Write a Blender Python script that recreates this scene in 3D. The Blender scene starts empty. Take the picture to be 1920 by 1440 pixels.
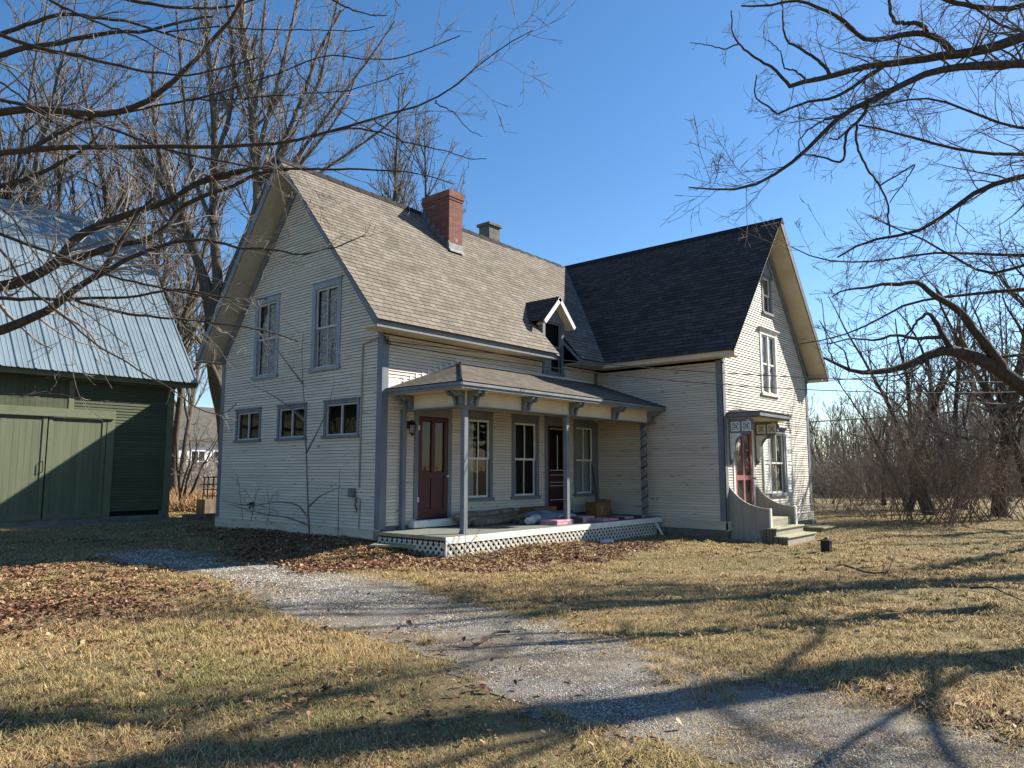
import bpy, math, random
import numpy as np
from mathutils import Vector, Matrix
R=math.radians
sc=bpy.context.scene
col=sc.collection
# ---------------------------------------------------------------- camera
CAMP=np.array([-9.3745,-11.5047,1.6]); YAW=-49.254; PITCH=6.688; FPX=1379.6
cam=bpy.data.cameras.new('camera'); camo=bpy.data.objects.new('camera',cam); col.objects.link(camo)
cam.sensor_width=36; cam.lens=36*FPX/1920; cam.clip_end=3000; cam.clip_start=.05
camo.location=CAMP; camo.rotation_euler=(R(90+PITCH),0,R(YAW)); sc.camera=camo
# ---------------------------------------------------------------- sky, sun, exposure
SUN_AZ=-28; SUN_EL=34.2
w=bpy.data.worlds.new('World'); sc.world=w; w.use_nodes=True
nt=w.node_tree; bg=nt.nodes['Background']; sky=nt.nodes.new('ShaderNodeTexSky')
sky.sky_type='NISHITA'; sky.sun_disc=False; sky.sun_elevation=R(SUN_EL); sky.sun_rotation=R(90-SUN_AZ)
sky.air_density=1.0; sky.dust_density=0.35; sky.ozone_density=3.0; sky.altitude=100
hs=nt.nodes.new('ShaderNodeHueSaturation'); hs.inputs['Saturation'].default_value=1.22; nt.links.new(sky.outputs[0],hs.inputs['Color']); nt.links.new(hs.outputs[0],bg.inputs[0]); bg.inputs[1].default_value=.080
sun=bpy.data.lights.new('sun','SUN'); suno=bpy.data.objects.new('sun',sun); col.objects.link(suno)
sun.energy=5.0; sun.angle=R(.5); sun.color=(1,.93,.80)
suno.rotation_euler=(R(90-SUN_EL),0,R(SUN_AZ+90)); suno.location=(20,-10,30)
vs=sc.view_settings; vs.view_transform='Standard'; vs.look='None'; vs.gamma=1; vs.exposure=1.2
# ---------------------------------------------------------------- helpers
_y=R(YAW);_p=R(PITCH)
CF=np.array([-math.sin(_y)*math.cos(_p),math.cos(_y)*math.cos(_p),math.sin(_p)])
CR=np.array([math.cos(_y),math.sin(_y),0.]); CU=np.cross(CR,CF)
def at(u,v,d): return CAMP+d*(CF+CR*(u-960)/FPX-CU*(v-720)/FPX)
def onz(u,v,z=0.):
    r=CF+CR*(u-960)/FPX-CU*(v-720)/FPX; return CAMP+r*(z-CAMP[2])/r[2]
def tag(o,label=None,cat=None,group=None,kind=None):
    if label:o['label']=label
    if cat:o['category']=cat
    if group:o['group']=group
    if kind:o['kind']=kind
    return o
def link(o,parent=None):
    col.objects.link(o)
    if parent is not None:o.parent=parent
    return o
def empty(name,loc=(0,0,0)):
    # things are built in world coordinates under an empty: children get the inverse offset
    o=bpy.data.objects.new(name,None); o.location=loc; o.empty_display_size=.3; col.objects.link(o); return o
def wpos(o):
    p=Vector((0,0,0))
    while o is not None: p=p+o.location; o=o.parent
    return p
def mesh_np(name,verts,quads,mat,parent=None,smooth=False,uvs=None,origin=None):
    verts=np.asarray(verts,float).reshape(-1,3); quads=np.asarray(quads,np.int32).reshape(-1,4)
    if origin is None: origin=verts.mean(0) if len(verts) else np.zeros(3)
    if parent is not None: off=np.array(wpos(parent))
    else: off=np.zeros(3)
    me=bpy.data.meshes.new(name); n=len(verts); m=len(quads)
    me.vertices.add(n); me.vertices.foreach_set('co',(verts-origin).astype(np.float32).ravel())
    me.loops.add(m*4); me.loops.foreach_set('vertex_index',quads.ravel())
    me.polygons.add(m); me.polygons.foreach_set('loop_start',np.arange(0,m*4,4,dtype=np.int32))
    try: me.polygons.foreach_set('loop_total',np.full(m,4,np.int32))
    except Exception: pass
    if smooth: me.polygons.foreach_set('use_smooth',np.ones(m,bool))
    if uvs is not None:
        ul=me.uv_layers.new(name='UVMap'); ul.data.foreach_set('uv',np.asarray(uvs,np.float32).ravel())
    me.update(calc_edges=True)
    if mat: me.materials.append(mat)
    o=bpy.data.objects.new(name,me); o.location=origin-off
    return link(o,parent)
class MB:
    def __init__(s): s.v=[];s.f=[];s.u=[]
    def poly(s,pts,uv=None):
        i=len(s.v); s.v+= [tuple(map(float,p)) for p in pts]; s.f.append(tuple(range(i,i+len(pts)))); s.u+= uv if uv else [(0,0)]*len(pts)
    def hexa(s,c):  # 8 corners: bottom 4 ccw, top 4
        i=len(s.v); s.v+=[tuple(map(float,p)) for p in c]
        for q in ((3,2,1,0),(4,5,6,7),(0,1,5,4),(1,2,6,5),(2,3,7,6),(3,0,4,7)): s.f.append(tuple(i+k for k in q)); s.u+=[(0,0)]*4
    def box(s,x0,x1,y0,y1,z0,z1):
        x0,x1=sorted((x0,x1));y0,y1=sorted((y0,y1));z0,z1=sorted((z0,z1))
        s.hexa([(x0,y0,z0),(x1,y0,z0),(x1,y1,z0),(x0,y1,z0),(x0,y0,z1),(x1,y0,z1),(x1,y1,z1),(x0,y1,z1)]); return s
    def bar(s,p,q,w,h,up=(0,0,1)):
        p=np.array(p,float);q=np.array(q,float);d=q-p;d/=np.linalg.norm(d);a=np.cross(d,np.array(up,float))
        if np.linalg.norm(a)<1e-6:a=np.array([1.,0,0])
        a/=np.linalg.norm(a);b=np.cross(a,d);a*=w/2;b*=h/2
        s.hexa([p-a-b,p+a-b,q+a-b,q-a-b,p-a+b,p+a+b,q+a+b,q-a+b]); return s
    def prism(s,prof,e):   # prof: list of 3-D points (planar polygon), e: extrusion vector
        prof=[np.array(p,float) for p in prof];e=np.array(e,float);n=len(prof);i=len(s.v)
        s.v+=[tuple(p) for p in prof]+[tuple(p+e) for p in prof]
        s.f.append(tuple(i+k for k in range(n)));s.u+=[(0,0)]*n
        s.f.append(tuple(i+n+k for k in reversed(range(n))));s.u+=[(0,0)]*n
        for k in range(n):
            s.f.append((i+k,i+n+k,i+n+(k+1)%n,i+(k+1)%n));s.u+=[(0,0)]*4
        return s
    def tube(s,pts,r,sides=8,cap=True):
        pts=[np.array(p,float) for p in pts]
        if np.isscalar(r): r=[r]*len(pts)
        ref=np.array([0.13,.21,.97]);rings=[]
        for k,p in enumerate(pts):
            t=pts[min(k+1,len(pts)-1)]-pts[max(k-1,0)];t=t/(np.linalg.norm(t)+1e-9)
            rr=ref if abs(t@ref)<.93 else np.array([1.,0,0])
            a=np.cross(t,rr);a/=np.linalg.norm(a);b=np.cross(t,a)
            i=len(s.v);rings.append(i)
            s.v+=[tuple(p+r[k]*(a*math.cos(2*math.pi*j/sides)+b*math.sin(2*math.pi*j/sides))) for j in range(sides)]
        for k in range(len(rings)-1):
            for j in range(sides):
                s.f.append((rings[k]+j,rings[k]+(j+1)%sides,rings[k+1]+(j+1)%sides,rings[k+1]+j));s.u+=[(0,0)]*4
        if cap:
            s.f.append(tuple(rings[0]+j for j in reversed(range(sides))));s.u+=[(0,0)]*sides
            s.f.append(tuple(rings[-1]+j for j in range(sides)));s.u+=[(0,0)]*sides
        return s
    mi=None
    def build(s,name,mat,parent=None,smooth=False,bevel=0,mat2=None):
        me=bpy.data.meshes.new(name)
        v=np.array(s.v); org=(v.min(0)+v.max(0))/2
        off=np.array(wpos(parent)) if parent is not None else np.zeros(3)
        me.from_pydata([tuple(p) for p in v-org],[],s.f)
        ul=me.uv_layers.new(name='UVMap'); ul.data.foreach_set('uv',np.array(s.u,np.float32).ravel())
        if smooth: me.polygons.foreach_set('use_smooth',np.ones(len(s.f),bool))
        me.update()
        if mat: me.materials.append(mat)
        if mat2 and s.mi: me.materials.append(mat2); me.polygons.foreach_set('material_index',np.array(s.mi,np.int32))
        o=bpy.data.objects.new(name,me); o.location=org-off; link(o,parent)
        if bevel:
            b=o.modifiers.new('bevel','BEVEL'); b.width=bevel; b.segments=2; b.limit_method='ANGLE'
        return o
# ---------------------------------------------------------------- materials
def mat(name,c1,c2=None,scale=3,rough=.8,c3=None,scale3=20,t3=(.6,.7),bump=.0,bscale=60,stretch=(1,1,1),island=0,metal=0,spec=.3,uv=False,lo=.35,hi=.65,bdist=.01):
    m=bpy.data.materials.new(name); m.use_nodes=True; n=m.node_tree.nodes; l=m.node_tree.links
    b=n['Principled BSDF']; b.inputs['Roughness'].default_value=rough; b.inputs['Metallic'].default_value=metal
    b.inputs['Specular IOR Level'].default_value=spec
    tc=n.new('ShaderNodeTexCoord') if uv else n.new('ShaderNodeNewGeometry')
    src=tc.outputs['UV'] if uv else tc.outputs['Position']
    mp=n.new('ShaderNodeMapping'); mp.inputs['Scale'].default_value=stretch; l.new(src,mp.inputs[0])
    cur=None
    def noise(s,d=5):
        x=n.new('ShaderNodeTexNoise'); x.inputs['Scale'].default_value=s; x.inputs['Detail'].default_value=d; x.inputs['Roughness'].default_value=.6; l.new(mp.outputs[0],x.inputs['Vector']); return x.outputs['Fac']
    def ramp(f,a,b_):
        x=n.new('ShaderNodeMapRange'); x.inputs['From Min'].default_value=a; x.inputs['From Max'].default_value=b_; l.new(f,x.inputs['Value']); return x.outputs[0]
    def mix(f,a,b_):
        x=n.new('ShaderNodeMix'); x.data_type='RGBA'; l.new(f,x.inputs[0])
        for i,q in ((6,a),(7,b_)):
            if isinstance(q,tuple): x.inputs[i].default_value=(*q,1)
            else: l.new(q,x.inputs[i])
        return x.outputs[2]
    c=tuple(c1)
    if c2: c=mix(ramp(noise(scale),lo,hi),c,tuple(c2))
    if c3: c=mix(ramp(noise(scale3,8),*t3),c,tuple(c3))
    if island:
        g=n.new('ShaderNodeNewGeometry'); mr=n.new('ShaderNodeMapRange'); mr.inputs['To Min'].default_value=1-island; mr.inputs['To Max'].default_value=1+island*.6
        l.new(g.outputs['Random Per Island'],mr.inputs['Value']); v=n.new('ShaderNodeMix'); v.data_type='RGBA'; v.blend_type='MULTIPLY'; v.inputs[0].default_value=1
        if isinstance(c,tuple): v.inputs[6].default_value=(*c,1)
        else: l.new(c,v.inputs[6])
        l.new(mr.outputs[0],v.inputs[7]); c=v.outputs[2]
    if isinstance(c,tuple): b.inputs['Base Color'].default_value=(*c,1)
    else: l.new(c,b.inputs['Base Color'])
    if bump:
        bp=n.new('ShaderNodeBump'); bp.inputs['Strength'].default_value=bump; bp.inputs['Distance'].default_value=bdist; l.new(noise(bscale,8),bp.inputs['Height']); l.new(bp.outputs[0],b.inputs['Normal'])
    return m
M={}
M['siding']=mat('siding_paint',(.62,.57,.485),(.545,.495,.415),.8,.62,(.28,.24,.19),3.2,(.625,.66),bump=.1,bscale=30,stretch=(1,1,5),island=.07)
M['lap_shade']=mat('siding_lap_shade',(.22,.195,.16),(.12,.105,.085),3,.9)  # shade line under each clapboard lap, painted as a dark board edge
M['barnlap_shade']=mat('barn_lap_shade',(.022,.026,.017),rough=.9)  # same painted lap shade for the barn boards
M['siding_worn']=mat('siding_paint_worn',(.56,.51,.42),(.46,.42,.34),1.3,.7,(.20,.17,.13),3.0,(.60,.68),bump=.3,bscale=30,stretch=(1,1,7),island=.15)
M['trimlight']=mat('window_trim_blue_grey',(.27,.30,.335),(.21,.24,.27),4,.6)
M['sashlight']=mat('weathered_sash',(.46,.48,.49),(.36,.38,.40),6,.6)
M['trim']=mat('trim_grey_blue',(.165,.188,.212),(.125,.143,.162),4,.6,(.33,.33,.32),9,(.68,.74),bump=.2,stretch=(1,1,.4))
M['cream']=mat('soffit_cream',(.60,.52,.37),(.50,.43,.31),2,.7,(.42,.33,.2),5,(.66,.8))
M['soffit']=mat('soffit_tan',(.45,.41,.33),(.38,.34,.27),2,.7,stretch=(3,3,1))
M['white']=mat('white_paint',(.72,.72,.68),(.58,.57,.52),6,.55,(.35,.33,.28),14,(.68,.76))
M['lattice']=mat('lattice_paint',(.56,.54,.48),(.40,.38,.32),5,.7,(.30,.33,.22),9,(.62,.75))
M['deck']=mat('deck_boards',(.20,.21,.20),(.14,.15,.13),3,.7,(.22,.24,.10),4,(.58,.72),bump=.3,stretch=(8,1,1))
M['concrete']=mat('foundation_concrete',(.20,.19,.165),(.13,.12,.10),4,.9,(.28,.27,.24),16,(.6,.7),bump=.5)
M['maroon']=mat('maroon_paint',(.060,.009,.014),(.045,.009,.012),5,.42)
M['maroon_dark']=mat('dark_maroon_paint',(.040,.010,.013),(.028,.008,.010),5,.4)
M['redscreen']=mat('faded_red_paint',(.30,.12,.11),(.24,.09,.08),6,.6)
M['dark']=mat('unlit_black',(.012,.012,.013),rough=.9)  # flat black standing in for unlit space
M['blackmetal']=mat('black_metal',(.015,.015,.016),(.03,.022,.018),10,.5,metal=.4)
M['flash']=mat('galvanised_flashing',(.20,.205,.21),(.11,.115,.12),10,.6,metal=.2)
M['tin']=mat('white_tin',(.75,.76,.77),(.6,.6,.6),8,.4)
M['step']=mat('mossy_step',(.36,.34,.25),(.30,.31,.17),6,.85,(.15,.17,.05),11,(.56,.72),bump=.4)
M['stepwall']=mat('step_wall_paint',(.34,.31,.26),(.25,.23,.19),2,.75,(.14,.12,.10),4,(.62,.72),bump=.3,stretch=(6,6,.6))
M['block']=mat('chimney_block',(.17,.165,.15),(.10,.10,.09),6,.95,bump=.6)
M['barnsid']=mat('barn_siding_paint',(.082,.098,.056),(.066,.08,.045),1.5,.75,(.035,.035,.026),4,(.66,.72),bump=.25,stretch=(1,1,6),island=.12)
M['barndoor']=mat('barn_door_paint',(.145,.165,.105),(.115,.132,.083),1.2,.75,(.30,.30,.22),5,(.70,.76),bump=.25,stretch=(5,5,.35),island=.08)
M['barntrim']=mat('barn_trim_paint',(.15,.168,.105),(.12,.135,.085),3,.7)
M['barnroof']=mat('barn_metal_roof',(.22,.285,.325),(.17,.225,.265),1.2,.42,(.22,.24,.25),3,(.66,.8),metal=.35,stretch=(1,1,.3),spec=.5)
M['card']=mat('cardboard',(.24,.125,.05),(.18,.09,.035),5,.85,stretch=(1,1,4))
M['paper']=mat('wrapping_paper',(.30,.25,.17),(.22,.18,.12),6,.85)
M['plastic']=mat('blue_plastic_sheet',(.20,.26,.33),(.13,.17,.24),6,.25,bump=.6,bscale=14,bdist=.03)
M['whiteroll']=mat('white_roll',(.55,.58,.60),(.42,.46,.5),8,.4,bump=.4,bscale=20)
M['pink']=mat('pink_insulation',(.55,.30,.36),(.45,.24,.30),12,.6)
M['black']=mat('black_print',(.02,.02,.022),rough=.5)
M['olddeck']=mat('weathered_planks',(.30,.29,.17),(.22,.20,.13),4,.9,(.12,.10,.07),9,(.6,.7),stretch=(1,6,1))
M['wood']=mat('weathered_wood',(.24,.20,.15),(.13,.10,.075),6,.9,bump=.6,stretch=(1,1,.3))
M['farwhite']=mat('far_white_paint',(.84,.84,.82),(.78,.78,.76),2,.7)
M['farroof']=mat('far_grey_roof',(.10,.092,.082),(.075,.068,.06),3,.9)
def bark(name,a,b,c=None,vs=22):
    return mat(name,a,b,vs,.92,c,6,(.55,.75),bump=.8,bscale=vs*1.6,stretch=(1,1,.35),bdist=.02)
M['bark']=bark('bark_brown',(.075,.058,.045),(.036,.028,.022))
M['barkgrey']=bark('bark_grey',(.125,.104,.084),(.062,.05,.04))
M['twig']=mat('twig_brown',(.15,.122,.098),(.08,.063,.05),3,.85)
M['twiggrey']=mat('twig_grey',(.235,.205,.18),(.115,.095,.08),2,.8)
M['twigred']=mat('twig_reddish',(.25,.175,.135),(.15,.105,.08),1,.85)
M['twigfar']=mat('twig_far',(.215,.185,.16),(.14,.118,.10),.4,.9)
# glass
def glassmat(name,tint=(.75,.8,.8),f=.03,rough=.02,mx_=.12):
    m=bpy.data.materials.new(name); m.use_nodes=True; n=m.node_tree.nodes; l=m.node_tree.links; n.clear()
    o=n.new('ShaderNodeOutputMaterial'); mx=n.new('ShaderNodeMixShader'); t=n.new('ShaderNodeBsdfTransparent'); g=n.new('ShaderNodeBsdfGlossy')
    t.inputs[0].default_value=(*tint,1); g.inputs['Roughness'].default_value=rough
    lw=n.new('ShaderNodeLayerWeight'); lw.inputs[0].default_value=.35; mr=n.new('ShaderNodeMapRange'); mr.inputs['To Min'].default_value=f; mr.inputs['To Max'].default_value=mx_
    tc=n.new('ShaderNodeNewGeometry'); ns=n.new('ShaderNodeTexNoise'); ns.inputs['Scale'].default_value=2.2; bp=n.new('ShaderNodeBump'); bp.inputs['Strength'].default_value=.08; bp.inputs['Distance'].default_value=.05
    l.new(tc.outputs['Position'],ns.inputs['Vector']); l.new(ns.outputs['Fac'],bp.inputs['Height']); l.new(bp.outputs[0],g.inputs['Normal'])
    l.new(lw.outputs['Fresnel'],mr.inputs['Value']); l.new(mr.outputs[0],mx.inputs[0]); l.new(t.outputs[0],mx.inputs[1]); l.new(g.outputs[0],mx.inputs[2]); l.new(mx.outputs[0],o.inputs[0])
    return m
M['glass']=glassmat('window_glass')
M['skyglass']=glassmat('sky_window_glass',(.75,.8,.8),.42,.03,.8)
def clothmat(name,c,tr=.35):
    m=bpy.data.materials.new(name); m.use_nodes=True; n=m.node_tree.nodes; l=m.node_tree.links; b=n['Principled BSDF']
    b.inputs['Base Color'].default_value=(*c,1); b.inputs['Roughness'].default_value=.9; t=n.new('ShaderNodeBsdfTransparent'); mx=n.new('ShaderNodeMixShader')
    vo=n.new('ShaderNodeTexVoronoi'); vo.inputs['Scale'].default_value=16; g=n.new('ShaderNodeNewGeometry'); l.new(g.outputs['Position'],vo.inputs['Vector'])
    mr=n.new('ShaderNodeMapRange'); mr.inputs['From Max'].default_value=.6; mr.inputs['To Min'].default_value=tr*.4; mr.inputs['To Max'].default_value=tr*1.4; l.new(vo.outputs['Distance'],mr.inputs['Value'])
    l.new(mr.outputs[0],mx.inputs[0]); l.new(b.outputs[0],mx.inputs[1]); l.new(t.outputs[0],mx.inputs[2]); l.new(mx.outputs[0],n['Material Output'].inputs[0]); return m
M['lace']=clothmat('lace_curtain',(.62,.64,.64),.6)
M['sheer']=clothmat('sheer_curtain',(.74,.75,.74),.12)
M['bargeshade']=mat('rake_trim_shade',(.075,.078,.078),(.055,.058,.058),4,.7)  # rake boards darkened in colour for the shade of a set-back fascia
M['curtain']=clothmat('pale_curtain',(.42,.42,.38),.05)
# shingles (UV in metres, one row = .14 m)
def shingle(name,c1,c2,c3):
    m=bpy.data.materials.new(name); m.use_nodes=True; n=m.node_tree.nodes; l=m.node_tree.links; b=n['Principled BSDF']
    tc=n.new('ShaderNodeTexCoord'); br=n.new('ShaderNodeTexBrick'); br.inputs['Scale'].default_value=1
    br.inputs['Brick Width'].default_value=.28; br.inputs['Row Height'].default_value=.14; br.inputs['Mortar Size'].default_value=.0075; br.inputs['Mortar Smooth'].default_value=.1; br.inputs['Bias'].default_value=0
    br.offset=.37; br.offset_frequency=2; br.squash=.7; br.squash_frequency=3
    br.inputs['Color1'].default_value=(*c1,1); br.inputs['Color2'].default_value=(*c2,1); br.inputs['Mortar'].default_value=(*c3,1)
    l.new(tc.outputs['UV'],br.inputs['Vector'])
    ns=n.new('ShaderNodeTexNoise'); ns.inputs['Scale'].default_value=1.1; ns.inputs['Detail'].default_value=3; l.new(tc.outputs['UV'],ns.inputs['Vector'])
    ns2=n.new('ShaderNodeTexNoise'); ns2.inputs['Scale'].default_value=220; ns2.inputs['Detail'].default_value=3; l.new(tc.outputs['UV'],ns2.inputs['Vector'])
    mr=n.new('ShaderNodeMapRange'); mr.inputs['From Min'].default_value=.3; mr.inputs['From Max'].default_value=.7; mr.inputs['To Min'].default_value=.84; mr.inputs['To Max'].default_value=1.12; l.new(ns.outputs['Fac'],mr.inputs['Value'])
    mr2=n.new('ShaderNodeMapRange'); mr2.inputs['From Min'].default_value=.3; mr2.inputs['From Max'].default_value=.7; mr2.inputs['To Min'].default_value=.75; mr2.inputs['To Max'].default_value=1.25; l.new(ns2.outputs['Fac'],mr2.inputs['Value'])
    v=n.new('ShaderNodeMix'); v.data_type='RGBA'; v.blend_type='MULTIPLY'; v.inputs[0].default_value=1; l.new(br.outputs['Color'],v.inputs[6]); l.new(mr.outputs[0],v.inputs[7])
    v2=n.new('ShaderNodeMix'); v2.data_type='RGBA'; v2.blend_type='MULTIPLY'; v2.inputs[0].default_value=1; l.new(v.outputs[2],v2.inputs[6]); l.new(mr2.outputs[0],v2.inputs[7])
    l.new(v2.outputs[2],b.inputs['Base Color']); b.inputs['Roughness'].default_value=.9; b.inputs['Specular IOR Level'].default_value=.2
    bp=n.new('ShaderNodeBump'); bp.inputs['Strength'].default_value=.5; bp.inputs['Distance'].default_value=.006; l.new(ns2.outputs['Fac'],bp.inputs['Height']); l.new(bp.outputs[0],b.inputs['Normal'])
    return m
M['shingle']=shingle('roof_shingles',(.225,.193,.157),(.148,.127,.103),(.045,.039,.034))
M['shingle_shade_dark']=shingle('roof_shingles_shade_dark',(.080,.070,.063),(.042,.037,.034),(.022,.021,.021))  # same shingle with its shade put into the colour; also on caps and hood
def brickmat():
    m=bpy.data.materials.new('chimney_brick'); m.use_nodes=True; n=m.node_tree.nodes; l=m.node_tree.links; b=n['Principled BSDF']
    tc=n.new('ShaderNodeTexCoord'); br=n.new('ShaderNodeTexBrick'); br.inputs['Scale'].default_value=1; br.inputs['Brick Width'].default_value=.20; br.inputs['Row Height'].default_value=.067; br.inputs['Mortar Size'].default_value=.007
    br.inputs['Color1'].default_value=(.215,.068,.048,1); br.inputs['Color2'].default_value=(.115,.042,.033,1); br.inputs['Mortar'].default_value=(.15,.10,.08,1); l.new(tc.outputs['UV'],br.inputs['Vector'])
    ns=n.new('ShaderNodeTexNoise'); ns.inputs['Scale'].default_value=5; ns.inputs['Detail'].default_value=6; l.new(tc.outputs['UV'],ns.inputs['Vector'])
    mr=n.new('ShaderNodeMapRange'); mr.inputs['From Min'].default_value=.63; mr.inputs['From Max'].default_value=.72; l.new(ns.outputs['Fac'],mr.inputs['Value'])
    mx=n.new('ShaderNodeMix'); mx.data_type='RGBA'; l.new(mr.outputs[0],mx.inputs[0]); l.new(br.outputs['Color'],mx.inputs[6]); mx.inputs[7].default_value=(.33,.20,.16,1); l.new(mx.outputs[2],b.inputs['Base Color'])
    bp=n.new('ShaderNodeBump'); bp.inputs['Strength'].default_value=.8; bp.inputs['Distance'].default_value=.01; bp.invert=True; l.new(br.outputs['Fac'],bp.inputs['Height']); l.new(bp.outputs[0],b.inputs['Normal']); b.inputs['Roughness'].default_value=.9
    return m
M['brick']=brickmat()
# ---------------------------------------------------------------- ground
def sm(a,b,x): t=np.clip((x-a)/(b-a),0,1); return t*t*(3-2*t)
def gz(x,y):
    x=np.asarray(x,float);y=np.asarray(y,float)
    z=.20*np.exp(-np.clip(np.abs(x+.2)-.1,0,9)**2/1.1)*sm(-2.5,.3,y)*sm(9,6.5,y)*sm(1.5,.3,x)
    z+= .06*sm(0,-2,y)*sm(-3,-1.8,y)*0
    z+= .12*sm(7,10,y)*sm(30,14,y)*sm(6,2,x)
    z+= -.09*np.exp(-((x-8.5)/3.2)**2-((y+4.6)/1.6)**2)
    z+= .08*np.exp(-((x-2)/3)**2-((y+1.6)/.9)**2)
    d=np.hypot(x+9.4,y+11.5); f=np.exp(-(d/60)**2)
    z+= f*(.022*np.sin(x*1.1+.7*y)+.016*np.sin(y*1.9-.5*x)+.008*np.sin(3.3*x+1.2)*np.sin(2.7*y))
    return z
def inpoly(P,poly):
    x,y=P[:,0],P[:,1];c=np.zeros(len(P),bool);n=len(poly)
    for i in range(n):
        x0,y0=poly[i];x1,y1=poly[(i+1)%n]
        k=((y0>y)!=(y1>y))&(x<(x1-x0)*(y-y0)/((y1-y0) if y1!=y0 else 1e-9)+x0);c^=k
    return c
def edgedist(P,poly):
    d=np.full(len(P),1e9);n=len(poly)
    for i in range(n):
        a=np.array(poly[i]);b=np.array(poly[(i+1)%n]);ab=b-a
        t=np.clip(((P-a)@ab)/(ab@ab),0,1);d=np.minimum(d,np.hypot(*(P-a-t[:,None]*ab).T))
    return d
gp=lambda L:[tuple(onz(u,v,0.)[:2]) for u,v in L]
DRIVE=gp([(150,1035),(330,1030),(480,1056),(640,1074),(760,1098),(900,1136),(1000,1160),(1150,1192),(1300,1240),(1450,1278),(1600,1306),(1760,1352),(1920,1398),(2200,1500),(2200,1650),(1700,1560),(1350,1440),(1250,1400),(1100,1362),(1000,1330),(900,1292),(850,1244),(700,1204),(560,1164),(460,1114),(400,1088),(240,1060)])
LEAFP=gp([(330,1000),(700,1025),(860,1045),(1000,1030),(1240,1012),(1240,1030),(1050,1065),(900,1075),(700,1072),(560,1078),(520,1062),(470,1050),(400,1020)])+[]
LEAFQ=gp([(0,1062),(200,1050),(330,1075),(400,1100),(330,1150),(180,1170),(0,1190),(-300,1200),(-300,1060)])
LEAFR=gp([(1560,1290),(1700,1310),(1920,1345),(2100,1400),(1900,1420),(1700,1350)])
def npn(P,s,seed=0):  # cheap smooth noise -1..1
    r=np.random.RandomState(seed);o=0
    for k in range(5):
        a=r.uniform(0,6.28);f=s*r.uniform(.6,2.2);o=o+np.sin((P[:,0]*math.cos(a)+P[:,1]*math.sin(a))*f+r.uniform(0,6.28)+1.3*np.sin(P[:,0]*f*.37+P[:,1]*f*.29+k))
    return o/5
def groundmat():
    m=bpy.data.materials.new('dry_lawn_soil'); m.use_nodes=True; n=m.node_tree.nodes; l=m.node_tree.links; b=n['Principled BSDF']; b.inputs['Roughness'].default_value=.95; b.inputs['Specular IOR Level'].default_value=.1
    g=n.new('ShaderNodeNewGeometry')
    def N(s,d=6,r=.65):
        x=n.new('ShaderNodeTexNoise'); x.inputs['Scale'].default_value=s; x.inputs['Detail'].default_value=d; x.inputs['Roughness'].default_value=r; l.new(g.outputs['Position'],x.inputs['Vector']); return x.outputs['Fac']
    def mix(f,a,b_,lo,hi):
        r=n.new('ShaderNodeMapRange'); r.inputs['From Min'].default_value=lo; r.inputs['From Max'].default_value=hi; l.new(f,r.inputs['Value'])
        x=n.new('ShaderNodeMix'); x.data_type='RGBA'; l.new(r.outputs[0],x.inputs[0])
        for i,q in ((6,a),(7,b_)):
            if isinstance(q,tuple): x.inputs[i].default_value=(*q,1)
            else: l.new(q,x.inputs[i])
        return x.outputs[2]
    c=mix(N(.55,4),(.235,.18,.10),(.165,.145,.07),.42,.66)
    c=mix(N(6,6),c,(.135,.10,.05),.5,.68)
    c=mix(N(1.7,6,.7),c,(.12,.085,.05),.56,.66)
    c=mix(N(45,4),c,(.40,.31,.17),.52,.72)
    l.new(c,b.inputs['Base Color'])
    bp=n.new('ShaderNodeBump'); bp.inputs['Strength'].default_value=.9; bp.inputs['Distance'].default_value=.04; l.new(N(38,8,.75),bp.inputs['Height']); l.new(bp.outputs[0],b.inputs['Normal'])
    return m
M['ground']=groundmat()
def grid(xs,ys,zf):
    X,Y=np.meshgrid(xs,ys,indexing='ij');V=np.stack([X,Y,zf(X,Y)],-1).reshape(-1,3);n,m=len(xs),len(ys)
    i=np.arange(n-1)[:,None]*m+np.arange(m-1)[None];Q=np.stack([i,i+m,i+m+1,i+1],-1).reshape(-1,4);return V,Q
t=np.linspace(-1,1,420);s_=np.sinh(t*5.2)/np.sinh(5.2)*900
V,Q=grid(s_+0.5,s_-2,gz)
tag(mesh_np('ground',V,Q,M['ground'],smooth=True,origin=np.zeros(3)),kind='structure')
# gravel drive: sheet 4-10 mm above the soil with ragged edge
M['gravel']=mat('gravel_fines',(.20,.175,.14),(.105,.075,.048),1.5,.95,(.38,.365,.34),80,(.53,.61),lo=.42,hi=.58,bump=1.,bscale=70,bdist=.02)
dp=np.array(DRIVE);x0,y0=dp.min(0);x1,y1=np.minimum(dp.max(0),[4,6])
xs=np.arange(x0,x1,.06);ys=np.arange(y0,y1,.06)
V,Q=grid(xs,ys,lambda a,b:gz(a,b)+.006)
cc=V[Q].mean(1)[:,:2];ins=inpoly(cc,DRIVE);ed=edgedist(cc,DRIVE)
mask=(np.where(ins,ed,-ed)+.20*npn(cc,2.4,3)+.22*npn(cc,9,5)+.14*npn(cc,30,7))>.02
Q=Q[mask];used=np.unique(Q);mp_=np.zeros(len(V),int);mp_[used]=np.arange(len(used))
tag(mesh_np('driveway',V[used],mp_[Q],M['gravel'],smooth=True),kind='structure')
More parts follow.
